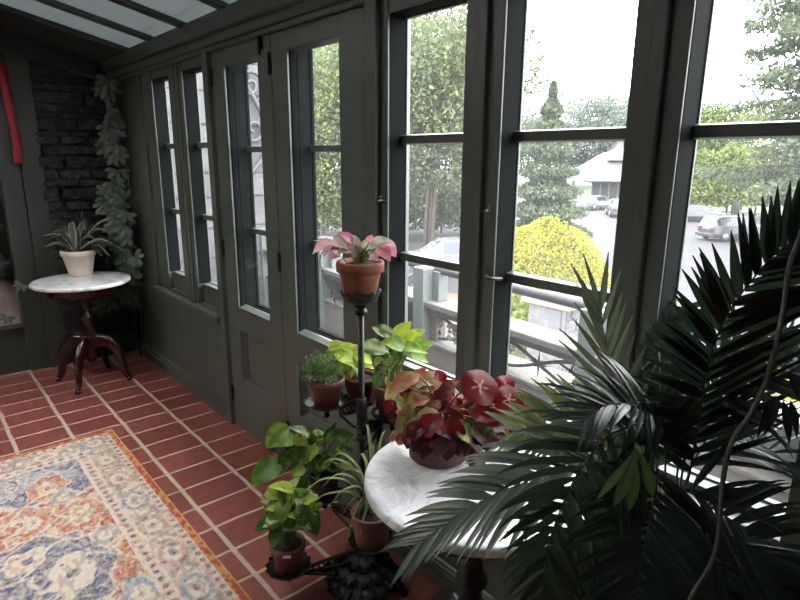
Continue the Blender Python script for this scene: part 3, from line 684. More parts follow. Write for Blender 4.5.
# ---- pothos, dark pot, left arm
lp = thing('potted_pothos', 'dark clay pot of trailing pothos on the left arm by the door foot', 'potted plant', on(TR['left']))
top = pot(lp, on(TR['left']), .061, .045, .11, TERRAD, .25, .9); t0 = depth(top)
l = MB(); s = MB(); MG2 = (.10, .20, .025)
for px, py, an, ln, wd, c1, c2, am in [(277, 437, 3.9, .12, .085, MG2, YG, .3), (285, 443, 3.4, .09, .07, MG2, YG, .1), (266, 474, 3.75, .14, .105, MG2, DG, .3), (276, 470, 3.9, .1, .07, MG2, YG, .15), (285, 462, 4.1, .07, .06, DG, MG2, .2), (300, 432, 2.7, .1, .045, DG, CRG, .4), (309, 444, 4.3, .10, .07, YG, CRG, .45), (326, 441, 1.2, .1, .07, DG, CRG, .5), (331, 432, 1.1, .09, .04, DG, YG, .3), (344, 437, .2, .08, .065, DG, MG2, .2), (346, 448, -.3, .07, .05, DG, YG, .25),
        (298, 453, 4.2, .09, .06, DG, MG2, .3), (316, 467, -1.3, .09, .06, DG, MG2, .3), (299, 476, -1.2, .085, .055, YG, MG2, .4), (320, 455, 4.6, .08, .06, YG, DG, .4), (335, 458, -.8, .06, .045, DG, MG2, .2), (306, 460, 3.8, .06, .05, YG, CRG, .4), (303, 487, -1.5, .08, .06, DG, MG2, .3), (289, 455, 3.6, .05, .03, CRG, YG, .4), (352, 443, .1, .05, .04, DG, MG2, .1)]+[(R(292, 346), R(430, 474), R(0, 6.28), R(.05, .075), R(.032, .05), random.choice([DG, MG2, YG]), random.choice([CRG, YG, MG2, LM]), R(.3, .5)) for _ in range(18)]:
    bloom_leaf(l, s, top, px, py, an, ln, wd, t0-R(0, .09), 'heart', mottled(c1, c2, am), .55, .12, R(-.1, .35))
l.build('foliage', LEAF, lp); s.build('stem', STEMG, lp)

# ---- pothos, lowest tray
op = thing('potted_pothos', 'red clay pot of yellow splashed pothos on the lowest tray nearest the rug', 'potted plant', on(TR['low']))
top = pot(op, on(TR['low']), .060, .046, .108, TERRARED, .25, .9); t0 = depth(top)
l = MB(); s = MB()
for px, py, an, ln, wd, c1, c2, am in [(272, 506, 2.7, .09, .065, DG, CRG, .4), (268, 523, 3.6, .1, .065, MG2, DG, .4), (283, 515, 4.4, .1, .075, MG2, YG, .2), (281, 489, 2.9, .09, .05, YG, LM, .4), (293, 488, 1.0, .09, .05, YG, CRG, .4), (300, 497, .4, .1, .06, DG, YG, .4), (291, 505, 4.6, .08, .06, MG2, YG, .4), (309, 512, -.7, .11, .065, DG, CRG, .3), (313, 525, -1.2, .08, .055, DG, MG2, .3), (297, 529, -.1, .11, .05, MG2, CRG, .35), (276, 537, 4.4, .08, .05, MG2, DG, .3), (302, 516, 4.9, .08, .06, DG, MG2, .3), (287, 526, 3.8, .07, .05, YG, MG2, .3), (312, 500, .3, .06, .035, YG, LM, .3), (318, 507, .9, .05, .03, YG, MG2, .3), (277, 497, 2.3, .08, .055, MG2, YG, .35)]+[(R(270, 314), R(490, 532), R(0, 6.28), R(.045, .07), R(.03, .045), random.choice([DG, MG2, YG]), random.choice([CRG, YG, MG2, LM]), R(.3, .5)) for _ in range(18)]:
    bloom_leaf(l, s, top, px, py, an, ln, wd, t0-R(0, .09), 'heart', mottled(c1, c2, am), .55, .12, R(-.1, .35))
l.build('foliage', LEAF, op); s.build('stem', STEMG, op)
q = MB(); hd = Vector((CAM.x-TR['low'][0]-.25, CAM.y-TR['low'][1], 0)).normalized(); c = Vector(on(TR['low']))+hd*.0645+Vector((0, 0, .096)); q.box(-.014, .014, -.001, .001, -.005, .005, None, Matrix.Translation(c) @ Matrix((RT, -FW, UP)).transposed().to_4x4()); k = q.build('price_sticker', mat('sticker', (.6, .58, .55), .7), op); k['label'] = 'tiny pale sticker on the rim'

# ---- spider plant
sp_ = thing('potted_spider_plant', 'brown clay pot of arching striped spider plant under the edge of the marble table', 'potted plant', on(TR['spider']))
top = pot(sp_, on(TR['spider']), .068, .052, .12, mat('brown_clay', (.15, .06, .042), .7, var=.2), .1, .92, 1.0); t0 = depth(top)
l = MB()
tips = [(309, 503), (303, 493), (316, 470), (330, 505), (345, 545), (355, 520), (362, 500), (338, 478), (322, 487), (366, 424), (386, 430), (372, 455), (357, 462), (348, 482), (352, 548), (342, 516), (384, 470), (380, 520), (360, 535), (327, 462)]
for px, py in tips:
    P1 = at(px, py, t0-R(-.03, .08)); P0 = top+Vector((R(-.015, .015), R(-.015, .015), 0)); up = max(.03, .11-abs(P1.z-P0.z)*.1)
    mid = (P0+P1)/2; mid.z = max(P0.z, P1.z)+(.06 if py > 440 else -.02); path = bez([P0, P0.lerp(mid, .55)+Vector((0, 0, .025)), mid.lerp(P1, .35), P1], 5)
    g = vary((.17, .27, .06)); cr = vary((.45, .48, .26)); rows = []
    for i, p in enumerate(path):
        u = i/(len(path)-1); tdir = (path[min(i+1, len(path)-1)]-path[max(i-1, 0)]).normalized(); S = tdir.cross(Vector((0, 0, 1))); S = S.normalized() if S.length > .05 else RT
        w = .006*(1-u**2.5)+.0006; rows.append([p-S*w+Vector((0, 0, w*.5)), p-S*w*.4, p, p+S*w*.4, p+S*w+Vector((0, 0, w*.5))])
    l.strip(rows, lambda u, v: cr if (v < .2 or v > .8) else g)
l.build('foliage', LEAF, sp_)

# ================================================================== MARBLE TABLES
def table(name, label, c, r, z, nleg, rot, wood, edge=.024):
    t = thing(name, label, 'table', (c[0], c[1], 0))
    b = MB(); b.lathe([(0, z-edge), (r-.006, z-edge), (r, z-edge+.006), (r, z-.008), (r-.003, z-.003), (r-.008, z), (r-.03, z), (0, z)], (c[0], c[1], 0), 72); b.build('marble_top', MARBLE, t)
    b = MB(); b.lathe([(0, z-edge-.065), (r*.72, z-edge-.065), (r*.75, z-edge-.055), (r*.75, z-edge-.01), (r*.86, z-edge-.0), (0, z-edge)], (c[0], c[1], 0), 48); b.build('apron', wood, t)
    b = MB(); zt = z-edge-.06
    b.lathe([(0, .13), (.02, .135), (.035, .16), (.045, .19), (.04, .22), (.055, .25), (.06, .30), (.05, .36), (.03, .40), (.028, .44), (.042, .46), (.042, .475), (.03, .49), (.026, .54), (.034, .60), (.06, zt-.02), (.07, zt), (0, zt)], (c[0], c[1], 0), 24); b.build('column', wood, t)
    for k in range(nleg):
        a = rot+k*2*PI/nleg; d = Vector((math.cos(a), math.sin(a), 0)); p = Vector((c[0], c[1], 0)); s = d.cross(Vector((0, 0, 1)))
        path = bez([p+d*.03+Vector((0, 0, .29)), p+d*.10+Vector((0, 0, .30)), p+d*.17+Vector((0, 0, .235)), p+d*.20+Vector((0, 0, .14)), p+d*.215+Vector((0, 0, .06)), p+d*.245+Vector((0, 0, .018))], 6)
        b = MB(); n = len(path); rows = []
        for i, q in enumerate(path):
            u = i/(n-1); tg = (path[min(i+1, n-1)]-path[max(i-1, 0)]).normalized(); nn = tg.cross(s).normalized(); h = .036*(1-u)+.017; w = .021*(1-u)+.014
            rows.append([q+s*w*math.cos(x)*1.0+nn*h*math.sin(x) for x in [2*PI*j/12 for j in range(13)]])
        b.strip(rows, None) if False else None
        for i in range(n-1):
            b.add(rows[i]+rows[i+1], [(j, j+1, 13+j+1, 13+j) for j in range(12)], None, True)
        b.add(rows[-1][:12], [tuple(range(12))]); b.add(rows[0][:12], [tuple(range(12))[::-1]])
        e = path[-1]; b.lathe([(0, -.018), (.016, -.018), (.02, -.008), (.017, .004), (0, .01)], (e.x, e.y, e.z), 12)
        b.build('leg', wood, t)
    return t
TF = (.50, -.455)
table('marble_table', 'round white marble table on a mahogany pedestal in the far corner by the stone wall', TF, .305, .73, 4, math.radians(-37), MAHOG)
TN = (3.948, -.327)
table('marble_table', 'round white marble table in the foreground beside the iron plant stand', TN, .282, .775, 4, math.radians(-20), BLACKWOOD, .028)

# ---- white pot on the far table
c = onZ(81, 274, .735); c = (c.x, c.y, .731)
wp = thing('potted_dracaena', 'cream ribbed pot of striped strap leaves on the far marble table', 'potted plant', c)
b = MB(); b.lathe([(0, 0), (.075, 0), (.079, .006), (.075, .012), (.1, .135), (.106, .137), (.112, .15), (.112, .172), (.105, .178), (.098, .172), (.094, .14)], c, 40); b.build('pot', WHITECLAY, wp)
b = MB(); b.lathe([(.096, .15), (0, .158)], c, 24); b.build('soil', SOIL, wp)
top = Vector((c[0], c[1], .731+.155)); t0 = depth(top); l = MB()
tips = [(44, 247), (47, 240), (42, 236), (52, 232), (60, 229), (72, 222), (85, 219), (98, 224), (112, 217), (107, 229), (112, 243), (124, 251), (103, 257), (96, 240), (111, 257), (70, 236), (88, 230), (60, 254), (64, 257), (118, 246), (55, 245), (100, 252), (80, 226)]
for px, py in tips:
    P1 = at(px, py, t0-R(-.1, .14)); P0 = top+Vector((R(-.03, .03), R(-.03, .03), 0)); mid = P0.lerp(P1, .55)+Vector((0, 0, R(.03, .07)))
    path = bez([P0, mid, P1], 6); g = vary((.05, .08, .04)); cr = vary((.55, .48, .43)); rows = []; W = R(.032, .046)
    for i, p in enumerate(path):
        u = i/(len(path)-1); td = (path[min(i+1, len(path)-1)]-path[max(i-1, 0)]).normalized(); S = td.cross(Vector((0, 0, 1))-FW*.4).normalized()
        w = W*PROF['lance'](min(.999, u*.94+.05))*.6+.001; rows.append([p-S*w+Vector((0, 0, .35*w)), p-S*w*.55, p, p+S*w*.55, p+S*w+Vector((0, 0, .35*w))])
    if random.random() < .85: l.strip(rows, lambda u, v: cr if (v < .2 or v > .8) else g)
    else: l.strip(rows, lambda u, v: vary((.04, .07, .035), .05))
l.build('foliage', LEAF, wp)

# ---- begonia on the near table
c = (3.815, -.33, .776)
bg = thing('potted_begonia', 'terracotta pot of dark red begonia leaves on the near marble table', 'potted plant', c)
top = pot(bg, c, .092, .078, .105, mat('old_terracotta', (.10, .045, .04), .75, var=.25, scale=10), .25, .9); t0 = depth(top)
l = MB(); s = MB(); RD = (.20, .008, .012); RD2 = (.07, .012, .014); OL = (.26, .22, .06); CRM = (.42, .34, .16); PKR = (.38, .09, .07); YL = (.38, .38, .1)
def redleaf(px, py, r, dt, tt):   # big round face-on leaf with a pale star of veins
    cpt = at(px, py, tt); nn = (-FW*.75+UP*.45+RT*R(-.3, .3)).normalized(); a = nn.orthogonal().normalized(); b_ = nn.cross(a); rows = []
    q = vary(RD, .15)
    for i in range(7):
        rr = r*i/6; rows.append([cpt+(a*math.cos(x)+b_*math.sin(x))*rr*(1+.05*math.sin(5*x))*(.95 if i else 1)-nn*(.12*rr*rr/r)+nn*.004*math.sin(3*x)*(i/6) for x in [2*PI*j/24 for j in range(25)]])
    def cf(u, v):
        st = abs(math.cos(v*2*PI*2.5)) > .965 and u < .5; return (.55, .35, .28) if st or u < .08 else tuple(x*(1.1-.3*u) for x in q)
    l.strip(rows, cf); s.tube(bez([top, top.lerp(cpt, .5)+Vector((0, 0, .03)), cpt-nn*.004], 5), .0026, 6)
for px, py, r, tt in [(480, 386, .050, t0-.12), (509, 399, .040, t0-.11), (505, 384, .028, t0-.02), (522, 414, .036, t0-.12), (455, 397, .026, t0-.02), (437, 378, .028, t0+.02), (535, 420, .03, t0-.02), (467, 401, .024, t0+.01)]: redleaf(px, py, r, 0, tt)
for px, py, an, ln, wd, c1, c2, am in [(404, 385, 3.7, .12, .06, PKR, OL, .4), (394, 392, 3.9, .08, .05, OL, CRM, .4), (420, 375, .9, .06, .045, PKR, RD, .4), (431, 377, 1.0, .06, .045, PKR, CRM, .4), (414, 391, 3.5, .1, .06, OL, RD2, .3), (427, 385, .2, .08, .05, CRM, OL, .3), (404, 402, 4.4, .08, .05, CRM, OL, .3), (408, 412, 4.3, .07, .04, OL, CRM, .4), (418, 402, .2, .08, .05, CRM, PKR, .3), (430, 400, .4, .08, .05, PKR, OL, .45), (445, 392, .5, .09, .05, RD2, RD, .3), (442, 403, -.4, .09, .06, CRM, PKR, .4), (458, 408, .5, .09, .06, OL, CRM, .4), (470, 412, .2, .09, .06, RD2, PKR, .25),
        (405, 422, 4.0, .1, .06, YL, CRM, .4), (415, 418, .4, .1, .055, CRM, YL, .4), (428, 418, 0, .08, .05, YL, CRM, .4), (416, 433, 4.0, .09, .055, RD2, PKR, .3), (426, 432, 3.9, .11, .07, RD2, RD, .3), (448, 430, -.5, .12, .09, RD2, RD2, .2), (465, 425, .1, .1, .08, RD2, OL, .2), (440, 424, 1.2, .09, .06, RD2, RD, .3), (483, 415, -.3, .1, .06, RD2, RD, .3), (495, 408, -.2, .08, .05, PKR, RD2, .4), (475, 398, .7, .07, .05, RD, RD2, .4), (490, 425, -.4, .1, .07, RD2, OL, .3), (512, 422, -.2, .08, .05, RD2, OL, .3), (466, 437, -.6, .08, .05, YL, DG, .4), (479, 447, -.5, .07, .045, YL, CRM, .3), (470, 430, .2, .09, .055, DG, RD2, .2), (437, 410, 2.7, .09, .05, PKR, CRM, .4), (452, 418, 2.0, .08, .06, RD2, RD, .3), (399, 396, 3.3, .07, .045, OL, CRM, .4), (500, 418, .6, .09, .06, RD2, RD, .3), (410, 397, 4.5, .06, .045, (.3, .3, .1), OL, .3), (436, 388, .7, .05, .04, PKR, CRM, .5), (390, 405, 4.4, .06, .04, RD2, RD, .3), (476, 460, -1.2, .08, .06, RD2, OL, .3), (524, 408, .2, .07, .05, RD, RD2, .3), (446, 415, 3.4, .08, .05, RD2, RD, .4), (424, 438, 4.2, .1, .07, RD2, RD2, .2), (440, 441, 4.6, .1, .075, RD2, RD, .15), (455, 440, 4.9, .1, .07, RD2, OL, .2), (470, 441, 5.2, .1, .07, RD2, RD2, .2), (413, 428, 4.0, .09, .06, RD2, OL, .3), (484, 436, 5.4, .1, .06, RD2, DG, .2), (432, 428, 3.9, .1, .07, RD, RD2, .3), (447, 446, 4.7, .09, .07, RD2, RD2, .2), (428, 446, 4.3, .09, .06, RD2, RD2, .2), (463, 447, 5.0, .1, .07, RD2, OL, .15), (421, 428, 4.1, .09, .06, RD2, CRM, .2), (437, 434, 4.4, .09, .07, RD2, RD, .3), (452, 432, 4.8, .1, .07, RD, RD2, .4), (478, 444, 5.3, .1, .07, RD2, RD2, .2), (463, 433, 5.1, .09, .07, RD2, OL, .3), (418, 440, 4.2, .08, .055, RD2, RD2, .3)]:
    bloom_leaf(l, s, top, px, py, an, ln*.82, wd*.85, t0-(R(.09, .125) if py > 426 else R(-.06, .08)), 'ovate', mottled(c1, c2, am), .5, .12, R(-.2, .4), .35, .0024, wav=.22)
for k in range(110):
    bloom_leaf(l, None, top, R(398, 522), R(386, 440), R(0, 6.28), R(.04, .07), R(.025, .045), t0+R(-.02, .09), 'ovate', edged(random.choice([RD2, PKR, RD2, RD]), random.choice([OL, CRM, RD2, OL, PKR])), .5, .1, R(-.3, .3), .3, wav=.2)
l.build('foliage', LEAF, bg); s.build('stem', STEMR, bg)

# ================================================================== PALM
PX, PY = 4.43, -.35
palm = thing('potted_palm', 'large dark green feather palm filling the right foreground beside the marble table', 'potted plant', (PX, PY, 0))
pot(palm, (PX, PY, 0), .13, .1, .24, BLACKWOOD, .2, .9)
CRN = Vector((PX-.01, PY-.01, .86))
def frond(path, nl, Lmax, Nn, wl=.018, droop=.35, ang=(1.25, .55), start=.12, sides=(1, 1), col=(.035, .062, .03), prof='blade', tipL=.45, rr=.0045, tipgold=.15, gap=0):
    P = bez(path, 10); n = len(P); b = MB(); Nn = Vector(Nn).normalized()
    ln = [0]
    for i in range(1, n): ln.append(ln[-1]+(P[i]-P[i-1]).length)
    T = ln[-1]
    b.tube(P, [rr*(1-.75*l_/T) for l_ in ln], 6, (.05, .075, .03))
    def pos(s):
        d = s*T
        for i in range(1, n):
            if ln[i] >= d:
                k = (d-ln[i-1])/max(1e-6, ln[i]-ln[i-1]); return P[i-1].lerp(P[i], k), (P[i]-P[i-1]).normalized()
        return P[-1], (P[-1]-P[-2]).normalized()
    nl = int(nl*1.35); wl *= .82
    for k in range(nl):
        s = start+(1-start)*(k+.5)/nl
        for sd in (-1, 1):
            amt = sides[0] if sd < 0 else sides[1]
            if amt == 0 or random.random() < gap: continue
            p, t = pos(min(.999, s+R(-.006, .006))); S = t.cross(Nn).normalized()*sd; nn = S.cross(t)*sd
            q = (s-start)/(1-start); a = ang[0]+(ang[1]-ang[0])*q+R(-.07, .07)
            L = Lmax*amt*((.65+.35*math.sin(PI*min(1, q*1.25)))*(1-q)+tipL*q)*R(.9, 1.08)
            d = (t*math.cos(a)+S*math.sin(a)+nn*.18).normalized(); g = vary(col, .28); tipc = (.22, .16, .07) if random.random() < tipgold else tuple(x*1.15 for x in g)
            m = 7; rows = []; x = p.copy(); st = L/m; W = wl*R(.85, 1.15)
            for i in range(m+1):
                u = i/m; w = max(.0007, W*(min(1, (u+.06)*4)**.7)*(1-u**2.4)/2); B = d.cross(nn); B = B.normalized() if B.length > .01 else S
                up = B.cross(d).normalized()
                rows.append([x-B*w+up*w*.35, x.copy(), x+B*w+up*w*.35])
                d = (d+Vector((0, 0, -1))*droop*st*3.2*u/.25*.25/max(.05, Lmax)*.9).normalized(); x = x+d*st
            b.strip(rows, lambda u, v: tipc if u > .9 else (g if v != .5 else tuple(y*1.2 for y in g)))
    o = b.build('frond', PALM, palm); return o
def stalk(p1, side=(0, 0, 0)):
    p0 = Vector((PX+R(-.04, .04), PY+R(-.04, .04), .21)); return p0
def FR(pts, *a, root=True, **k):
    path = [at(*q) for q in pts]
    if root:
        p0 = Vector((PX+R(-.035, .035), PY+R(-.035, .035), .2)); path = [p0, p0.lerp(CRN, .6)+Vector((R(-.02, .02), R(-.02, .02), 0))]+path
        # leaflets only past the stalk
        tot = sum((path[i+1]-path[i]).length for i in range(len(path)-1)); stk = sum((path[i+1]-path[i]).length for i in range(2)); k['start'] = k.get('start', stk/tot)
    for p in path:
        if p.y > -.015: p.y = -.015
    return frond(path, *a, **k)
GD = (.020, .031, .021); GS = (.085, .105, .080); GL = (.13, .165, .05); GO = (.14, .16, .09)  # GS is paler grey: the frond's sheen worked into its colour
bk = (-FW+Vector((0, 0, .25)))
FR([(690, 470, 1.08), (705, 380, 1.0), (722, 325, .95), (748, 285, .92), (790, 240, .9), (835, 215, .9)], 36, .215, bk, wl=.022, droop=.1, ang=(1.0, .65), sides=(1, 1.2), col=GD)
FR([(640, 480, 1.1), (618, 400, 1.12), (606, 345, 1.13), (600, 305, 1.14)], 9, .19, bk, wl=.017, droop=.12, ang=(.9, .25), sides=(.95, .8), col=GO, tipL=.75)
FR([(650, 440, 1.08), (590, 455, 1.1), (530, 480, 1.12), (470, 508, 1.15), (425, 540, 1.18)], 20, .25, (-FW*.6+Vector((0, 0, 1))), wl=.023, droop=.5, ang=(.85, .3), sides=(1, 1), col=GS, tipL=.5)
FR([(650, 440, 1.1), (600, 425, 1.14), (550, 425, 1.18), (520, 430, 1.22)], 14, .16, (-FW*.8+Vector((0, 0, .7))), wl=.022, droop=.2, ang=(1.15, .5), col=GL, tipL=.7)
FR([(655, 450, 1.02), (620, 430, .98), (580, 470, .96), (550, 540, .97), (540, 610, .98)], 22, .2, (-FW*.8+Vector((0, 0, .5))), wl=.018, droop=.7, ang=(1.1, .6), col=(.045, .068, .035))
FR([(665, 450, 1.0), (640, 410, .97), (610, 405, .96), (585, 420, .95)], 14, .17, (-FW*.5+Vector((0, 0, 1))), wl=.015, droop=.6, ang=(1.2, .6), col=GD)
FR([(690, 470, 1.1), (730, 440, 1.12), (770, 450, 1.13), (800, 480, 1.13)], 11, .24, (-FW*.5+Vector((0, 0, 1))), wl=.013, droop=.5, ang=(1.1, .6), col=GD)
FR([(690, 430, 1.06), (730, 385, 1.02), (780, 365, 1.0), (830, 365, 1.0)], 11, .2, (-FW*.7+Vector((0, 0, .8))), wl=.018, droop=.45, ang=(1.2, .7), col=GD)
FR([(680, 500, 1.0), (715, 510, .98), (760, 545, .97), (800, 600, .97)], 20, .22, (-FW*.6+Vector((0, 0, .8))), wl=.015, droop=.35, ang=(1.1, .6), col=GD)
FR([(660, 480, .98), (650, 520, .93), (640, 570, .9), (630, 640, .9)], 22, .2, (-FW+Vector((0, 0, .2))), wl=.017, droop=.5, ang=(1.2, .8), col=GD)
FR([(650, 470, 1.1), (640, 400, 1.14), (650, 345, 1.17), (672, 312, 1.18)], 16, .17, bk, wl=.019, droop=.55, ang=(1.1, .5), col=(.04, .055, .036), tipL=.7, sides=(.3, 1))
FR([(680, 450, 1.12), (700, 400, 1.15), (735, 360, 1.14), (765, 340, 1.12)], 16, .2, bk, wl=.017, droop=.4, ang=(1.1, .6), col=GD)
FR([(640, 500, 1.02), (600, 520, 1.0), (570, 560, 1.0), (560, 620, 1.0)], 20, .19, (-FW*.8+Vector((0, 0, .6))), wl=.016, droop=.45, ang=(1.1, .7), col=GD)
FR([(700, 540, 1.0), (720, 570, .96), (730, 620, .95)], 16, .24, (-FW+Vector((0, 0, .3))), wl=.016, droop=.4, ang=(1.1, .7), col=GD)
# young pale hand of leaflets in front
b = MB(); P0 = at(636, 448, .87)
for px, py, w in [(645, 452, .013), (653, 497, .016), (629, 512, .013), (613, 508, .014), (596, 500, .01), (638, 462, .014), (640, 446, .014)]:
    P1 = at(px, py, .85+R(-.02, .02)); leaf(b, P0, P1, -FW+Vector((0, 0, .5)), w*1.2, 'obov', .1, .2, solid((.12, .18, .055), .2), n=8)
b.tube(bez([at(662, 520, 1.0), at(648, 470, .95), P0], 6), .003, 6, (.1, .14, .05))
b.build('young_frond', PALM, palm)
b = MB()
for px, py, q0, w in [(798, 398, (792, 372), .02), (789, 447, (783, 400), .016), (764, 436, (776, 395), .018), (756, 440, (770, 398), .014), (797, 440, (790, 400), .014)]:
    leaf(b, at(*q0, .93), at(px, py, .92), -FW, w, 'lance', .04, .2, solid(GD, .2), n=6)
b.build('frond_tip', PALM, palm)

# grey cord-like hanging stem
b = MB(); b.tube(bez([at(812, 205, .80), at(799, 240, .8), at(789, 268, .8), at(783, 312, .8), at(769, 372, .8), at(752, 412, .8), at(733, 440, .8), at(723, 480, .81), at(718, 540, .82), at(708, 570, .83), at(690, 600, .84), at(676, 640, .86)], 6), .0036, 8)
o = b.build('hanging_stem', GREYCORD); tag(o, 'thin bare grey stem winding down in front of the palm', 'stem')

# ================================================================== CORNER CLIMBER, RIBBON
cl = thing('climbing_vine', 'grey green climber growing up the dark corner behind the far marble table', 'vine', (.12, -.06, 0))
st = MB(); l = MB()
paths = [[(.14, -.03, .0), (.10, -.05, .5), (.18, -.03, 1.0), (.12, -.03, 1.5), (.25, -.03, 1.9), (.3, -.03, 2.06)], [(.2, -.04, 0), (.3, -.04, .4), (.28, -.04, .9), (.36, -.03, 1.4), (.3, -.03, 1.9)], [(.08, -.12, 0), (.05, -.2, .5), (.06, -.12, 1.0), (.05, -.06, 1.4)]]
def palmate(p, d, sz, c):
    p = Vector((max(p.x, .11), min(p.y, -.105), p.z))
    nn = Vector((1, -.55, .45))+Vector((R(-.3, .3), R(-.3, .3), R(-.2, .3))); nn.normalize(); d = (d-nn*d.dot(nn)).normalized(); s = nn.cross(d)
    for a in (-1.5, -.78, 0, .78, 1.5):
        dd = (d*math.cos(a)+s*math.sin(a)).normalized(); leaf(l, p, p+dd*sz*(1-.12*abs(a)), nn, sz*.38, 'obov', .05, .15, solid(c, .2), n=6)
for P in paths:
    q = bez([Vector(p) for p in P], 8); st.tube(q, .006, 6)
    for i in range(2, len(q)):
        if q[i].z < .5 or random.random() < .6: continue
        for _ in range(1):
            z = q[i].z; off = Vector((R(.02, .13), -R(.0, .10), R(-.06, .06))); p = q[i]+off*(1 if z < 1.45 else .6); st.tube([q[i], q[i].lerp(p, .5)+Vector((0, 0, .02)), p], .002, 4)
            palmate(p, Vector((R(-1, 1), R(-1, 1), R(-1, .2))), R(.08, .115), random.choice([(.065, .09, .07), (.045, .066, .047), (.085, .11, .085)]))
for px, py, X in [(108, 196, .1), (119, 200, .12), (125, 196, .15), (136, 186, .3), (141, 170, .35), (104, 204, .1), (133, 268, .35), (141, 262, .4), (128, 274, .38), (112, 300, .2), (103, 305, .2), (130, 297, .3), (140, 292, .4), (137, 300, .4), (8, 316, .12), (22, 284, .12), (128, 140, .2), (127, 125, .2), (132, 155, .25), (136, 130, .3), (121, 230, .2), (135, 225, .3), (143, 235, .42), (115, 215, .15), (130, 245, .3), (120, 255, .25), (144, 212, .45), (130, 112, .25), (126, 90, .2), (135, 95, .3), (141, 145, .4), (122, 182, .2), (146, 255, .5), (118, 240, .2), (110, 226, .2), (130, 208, .25), (124, 216, .2), (137, 245, .35), (141, 225, .4), (127, 262, .3), (137, 278, .35), (120, 285, .25), (134, 118, .28), (138, 200, .35)]:
    p = onX(px, py, X); p.y = min(p.y, -.04); palmate(p, Vector((R(-.3, .3), R(-1, 1), R(-1, .1))), R(.085, .12) if px > 90 else .065, random.choice([(.075, .10, .078), (.052, .075, .055), (.105, .13, .102)]))
l.build('foliage', LEAF, cl); st.build('stem', BARK, cl)

b = MB(); y0 = -.632
def ribbon(pts, w, dr):
    P = bez(pts, 6); rows = []
    for i, p in enumerate(P): rows.append([p+Vector((0, -w/2, 0)), p+Vector((.006*math.sin(i*.5), 0, 0)), p+Vector((0, w/2, 0))])
    b.strip(rows, (1, 1, 1))
rp = lambda *q: [tuple(onX(px, py, .05)+Vector((.006*math.sin(py), 0, 0))) for px, py in q]
ribbon(rp((5, 84), (7, 95), (12, 118), (16, 140), (19, 165)), .05, 0)
ribbon(rp((-6, 60), (0, 66), (3, 76), (5, 86)), .06, 0)
ribbon(rp((5, 84), (-2, 82), (-9, 86), (-14, 100)), .05, 0)
b.hascol = False
o = b.build('ribbon', RIBBON); m_ = o.modifiers.new('thick', 'SOLIDIFY'); m_.thickness = .003
tag(o, 'long red ribbon hanging on the dark door casing at the far left', 'ribbon')

# fluted pedestal seen through the left glass
pc = onX(0, 330, -.3); pd = thing('stone_pedestal', 'fluted pinkish stone pedestal with a flat dish behind the left door glass', 'pedestal', (-.42, pc.y+.03, 0))
b = MB(); b.lathe([(0, 0), (.22, 0), (.22, .3), (.2, .34), (.195, .36), (.13, .62), (.12, .66), (0, .66)], (-.42, pc.y+.03, 0), 48, rib=.03, ribn=16); b.build('shaft', mat('pink_stone', (.33, .25, .23), .8, var=.15), pd)
b = MB(); b.lathe([(0, .66), (.14, .66), (.19, .675), (.19, .695), (0, .7)], (-.42, pc.y+.03, 0), 40); b.build('dish', mat('dark_stone', (.05, .05, .05), .5), pd)
b = MB(); b.lathe([(.12, .70), (.10, .75), (.06, .84), (.04, .9), (.02, .93), (0, .935)], (-.42, pc.y+.03, 0), 30, rib=.03, ribn=12); b.build('finial', mat('grey_stone', (.3, .28, .27), .8), pd)

# ================================================================== OUTSIDE
G = -3.6
b = MB(); b.box(-200, 120, 2.4, 260, G-.2, G); o = struct(b.build('ground', ASPHALT))
b = MB(); b.box(-6, 12, .14, 2.3, -.25, -.02); o = struct(b.build('terrace_floor', LIMESTONE))
b = MB(); b.box(-30, -6.2, 9.0, 14.5, G, G+.03); o = struct(b.build('ground_2', mat('brick_paving', (0.0960, 0.0440, 0.0344), .85, var=.25, scale=4)))
b = MB(); b.box(-90, 60, 62, 250, G, G+.06); o = struct(b.build('ground_3', mat('lawn', (0.0400, 0.0560, 0.0176), .95, var=.3, scale=.5)))
# house wall running out from the far end
b = MB(); b.box(-1.2, -.62, .14, 2.15, -3.6, 6, (.8, .8, .8)); rubble(b, -.62, .14, 2.15, -3.4, 5.8, .18, .30, .3, .7, .02, 1, .22)
struct(b.build('wall_exterior', PALESTONE))
b = MB()   # scroll bracket on that wall
def spiral(c, r, turns, a0, sgn, X, n=26): return [Vector((X, c[0]+r*(1-k/n*.85)*math.cos(a0+sgn*turns*2*PI*k/n), c[1]+r*(1-k/n*.85)*math.sin(a0+sgn*turns*2*PI*k/n))) for k in range(n+1)]
bx = -.54
q0 = onX(250, 85, bx); q1 = onX(256, 140, bx)
b.tube(spiral((q0.y, q0.z), .16, 1.6, -1.2, 1, bx), .02, 7); b.tube(spiral((q1.y-.02, q1.z+.1), .15, 1.4, 1.9, 1, bx), .018, 7)
b.tube(bez([(bx, q0.y-.1, q0.z+.6), (bx, q0.y-.2, q0.z+.3), (bx, q0.y+.1, q0.z-.25), (bx, q1.y+.1, q1.z-.1), (bx, q1.y-.1, q1.z-.35)], 8), .024, 7)
b.tube([(bx, q0.y-.25, q0.z+.6), (bx, q0.y-.25, q1.z-.4)], .02, 7)
b.tube([(bx, q0.y-.25, q1.z-.35), (-.603, q0.y-.25, q1.z-.35)], .02, 7); b.tube([(bx, q0.y-.25, q0.z+.5), (-.603, q0.y-.25, q0.z+.5)], .02, 7)
tag(b.build('iron_bracket', CASTGREY), 'grey scrolled iron bracket on the pale stone wall outside the left garden door', 'bracket')

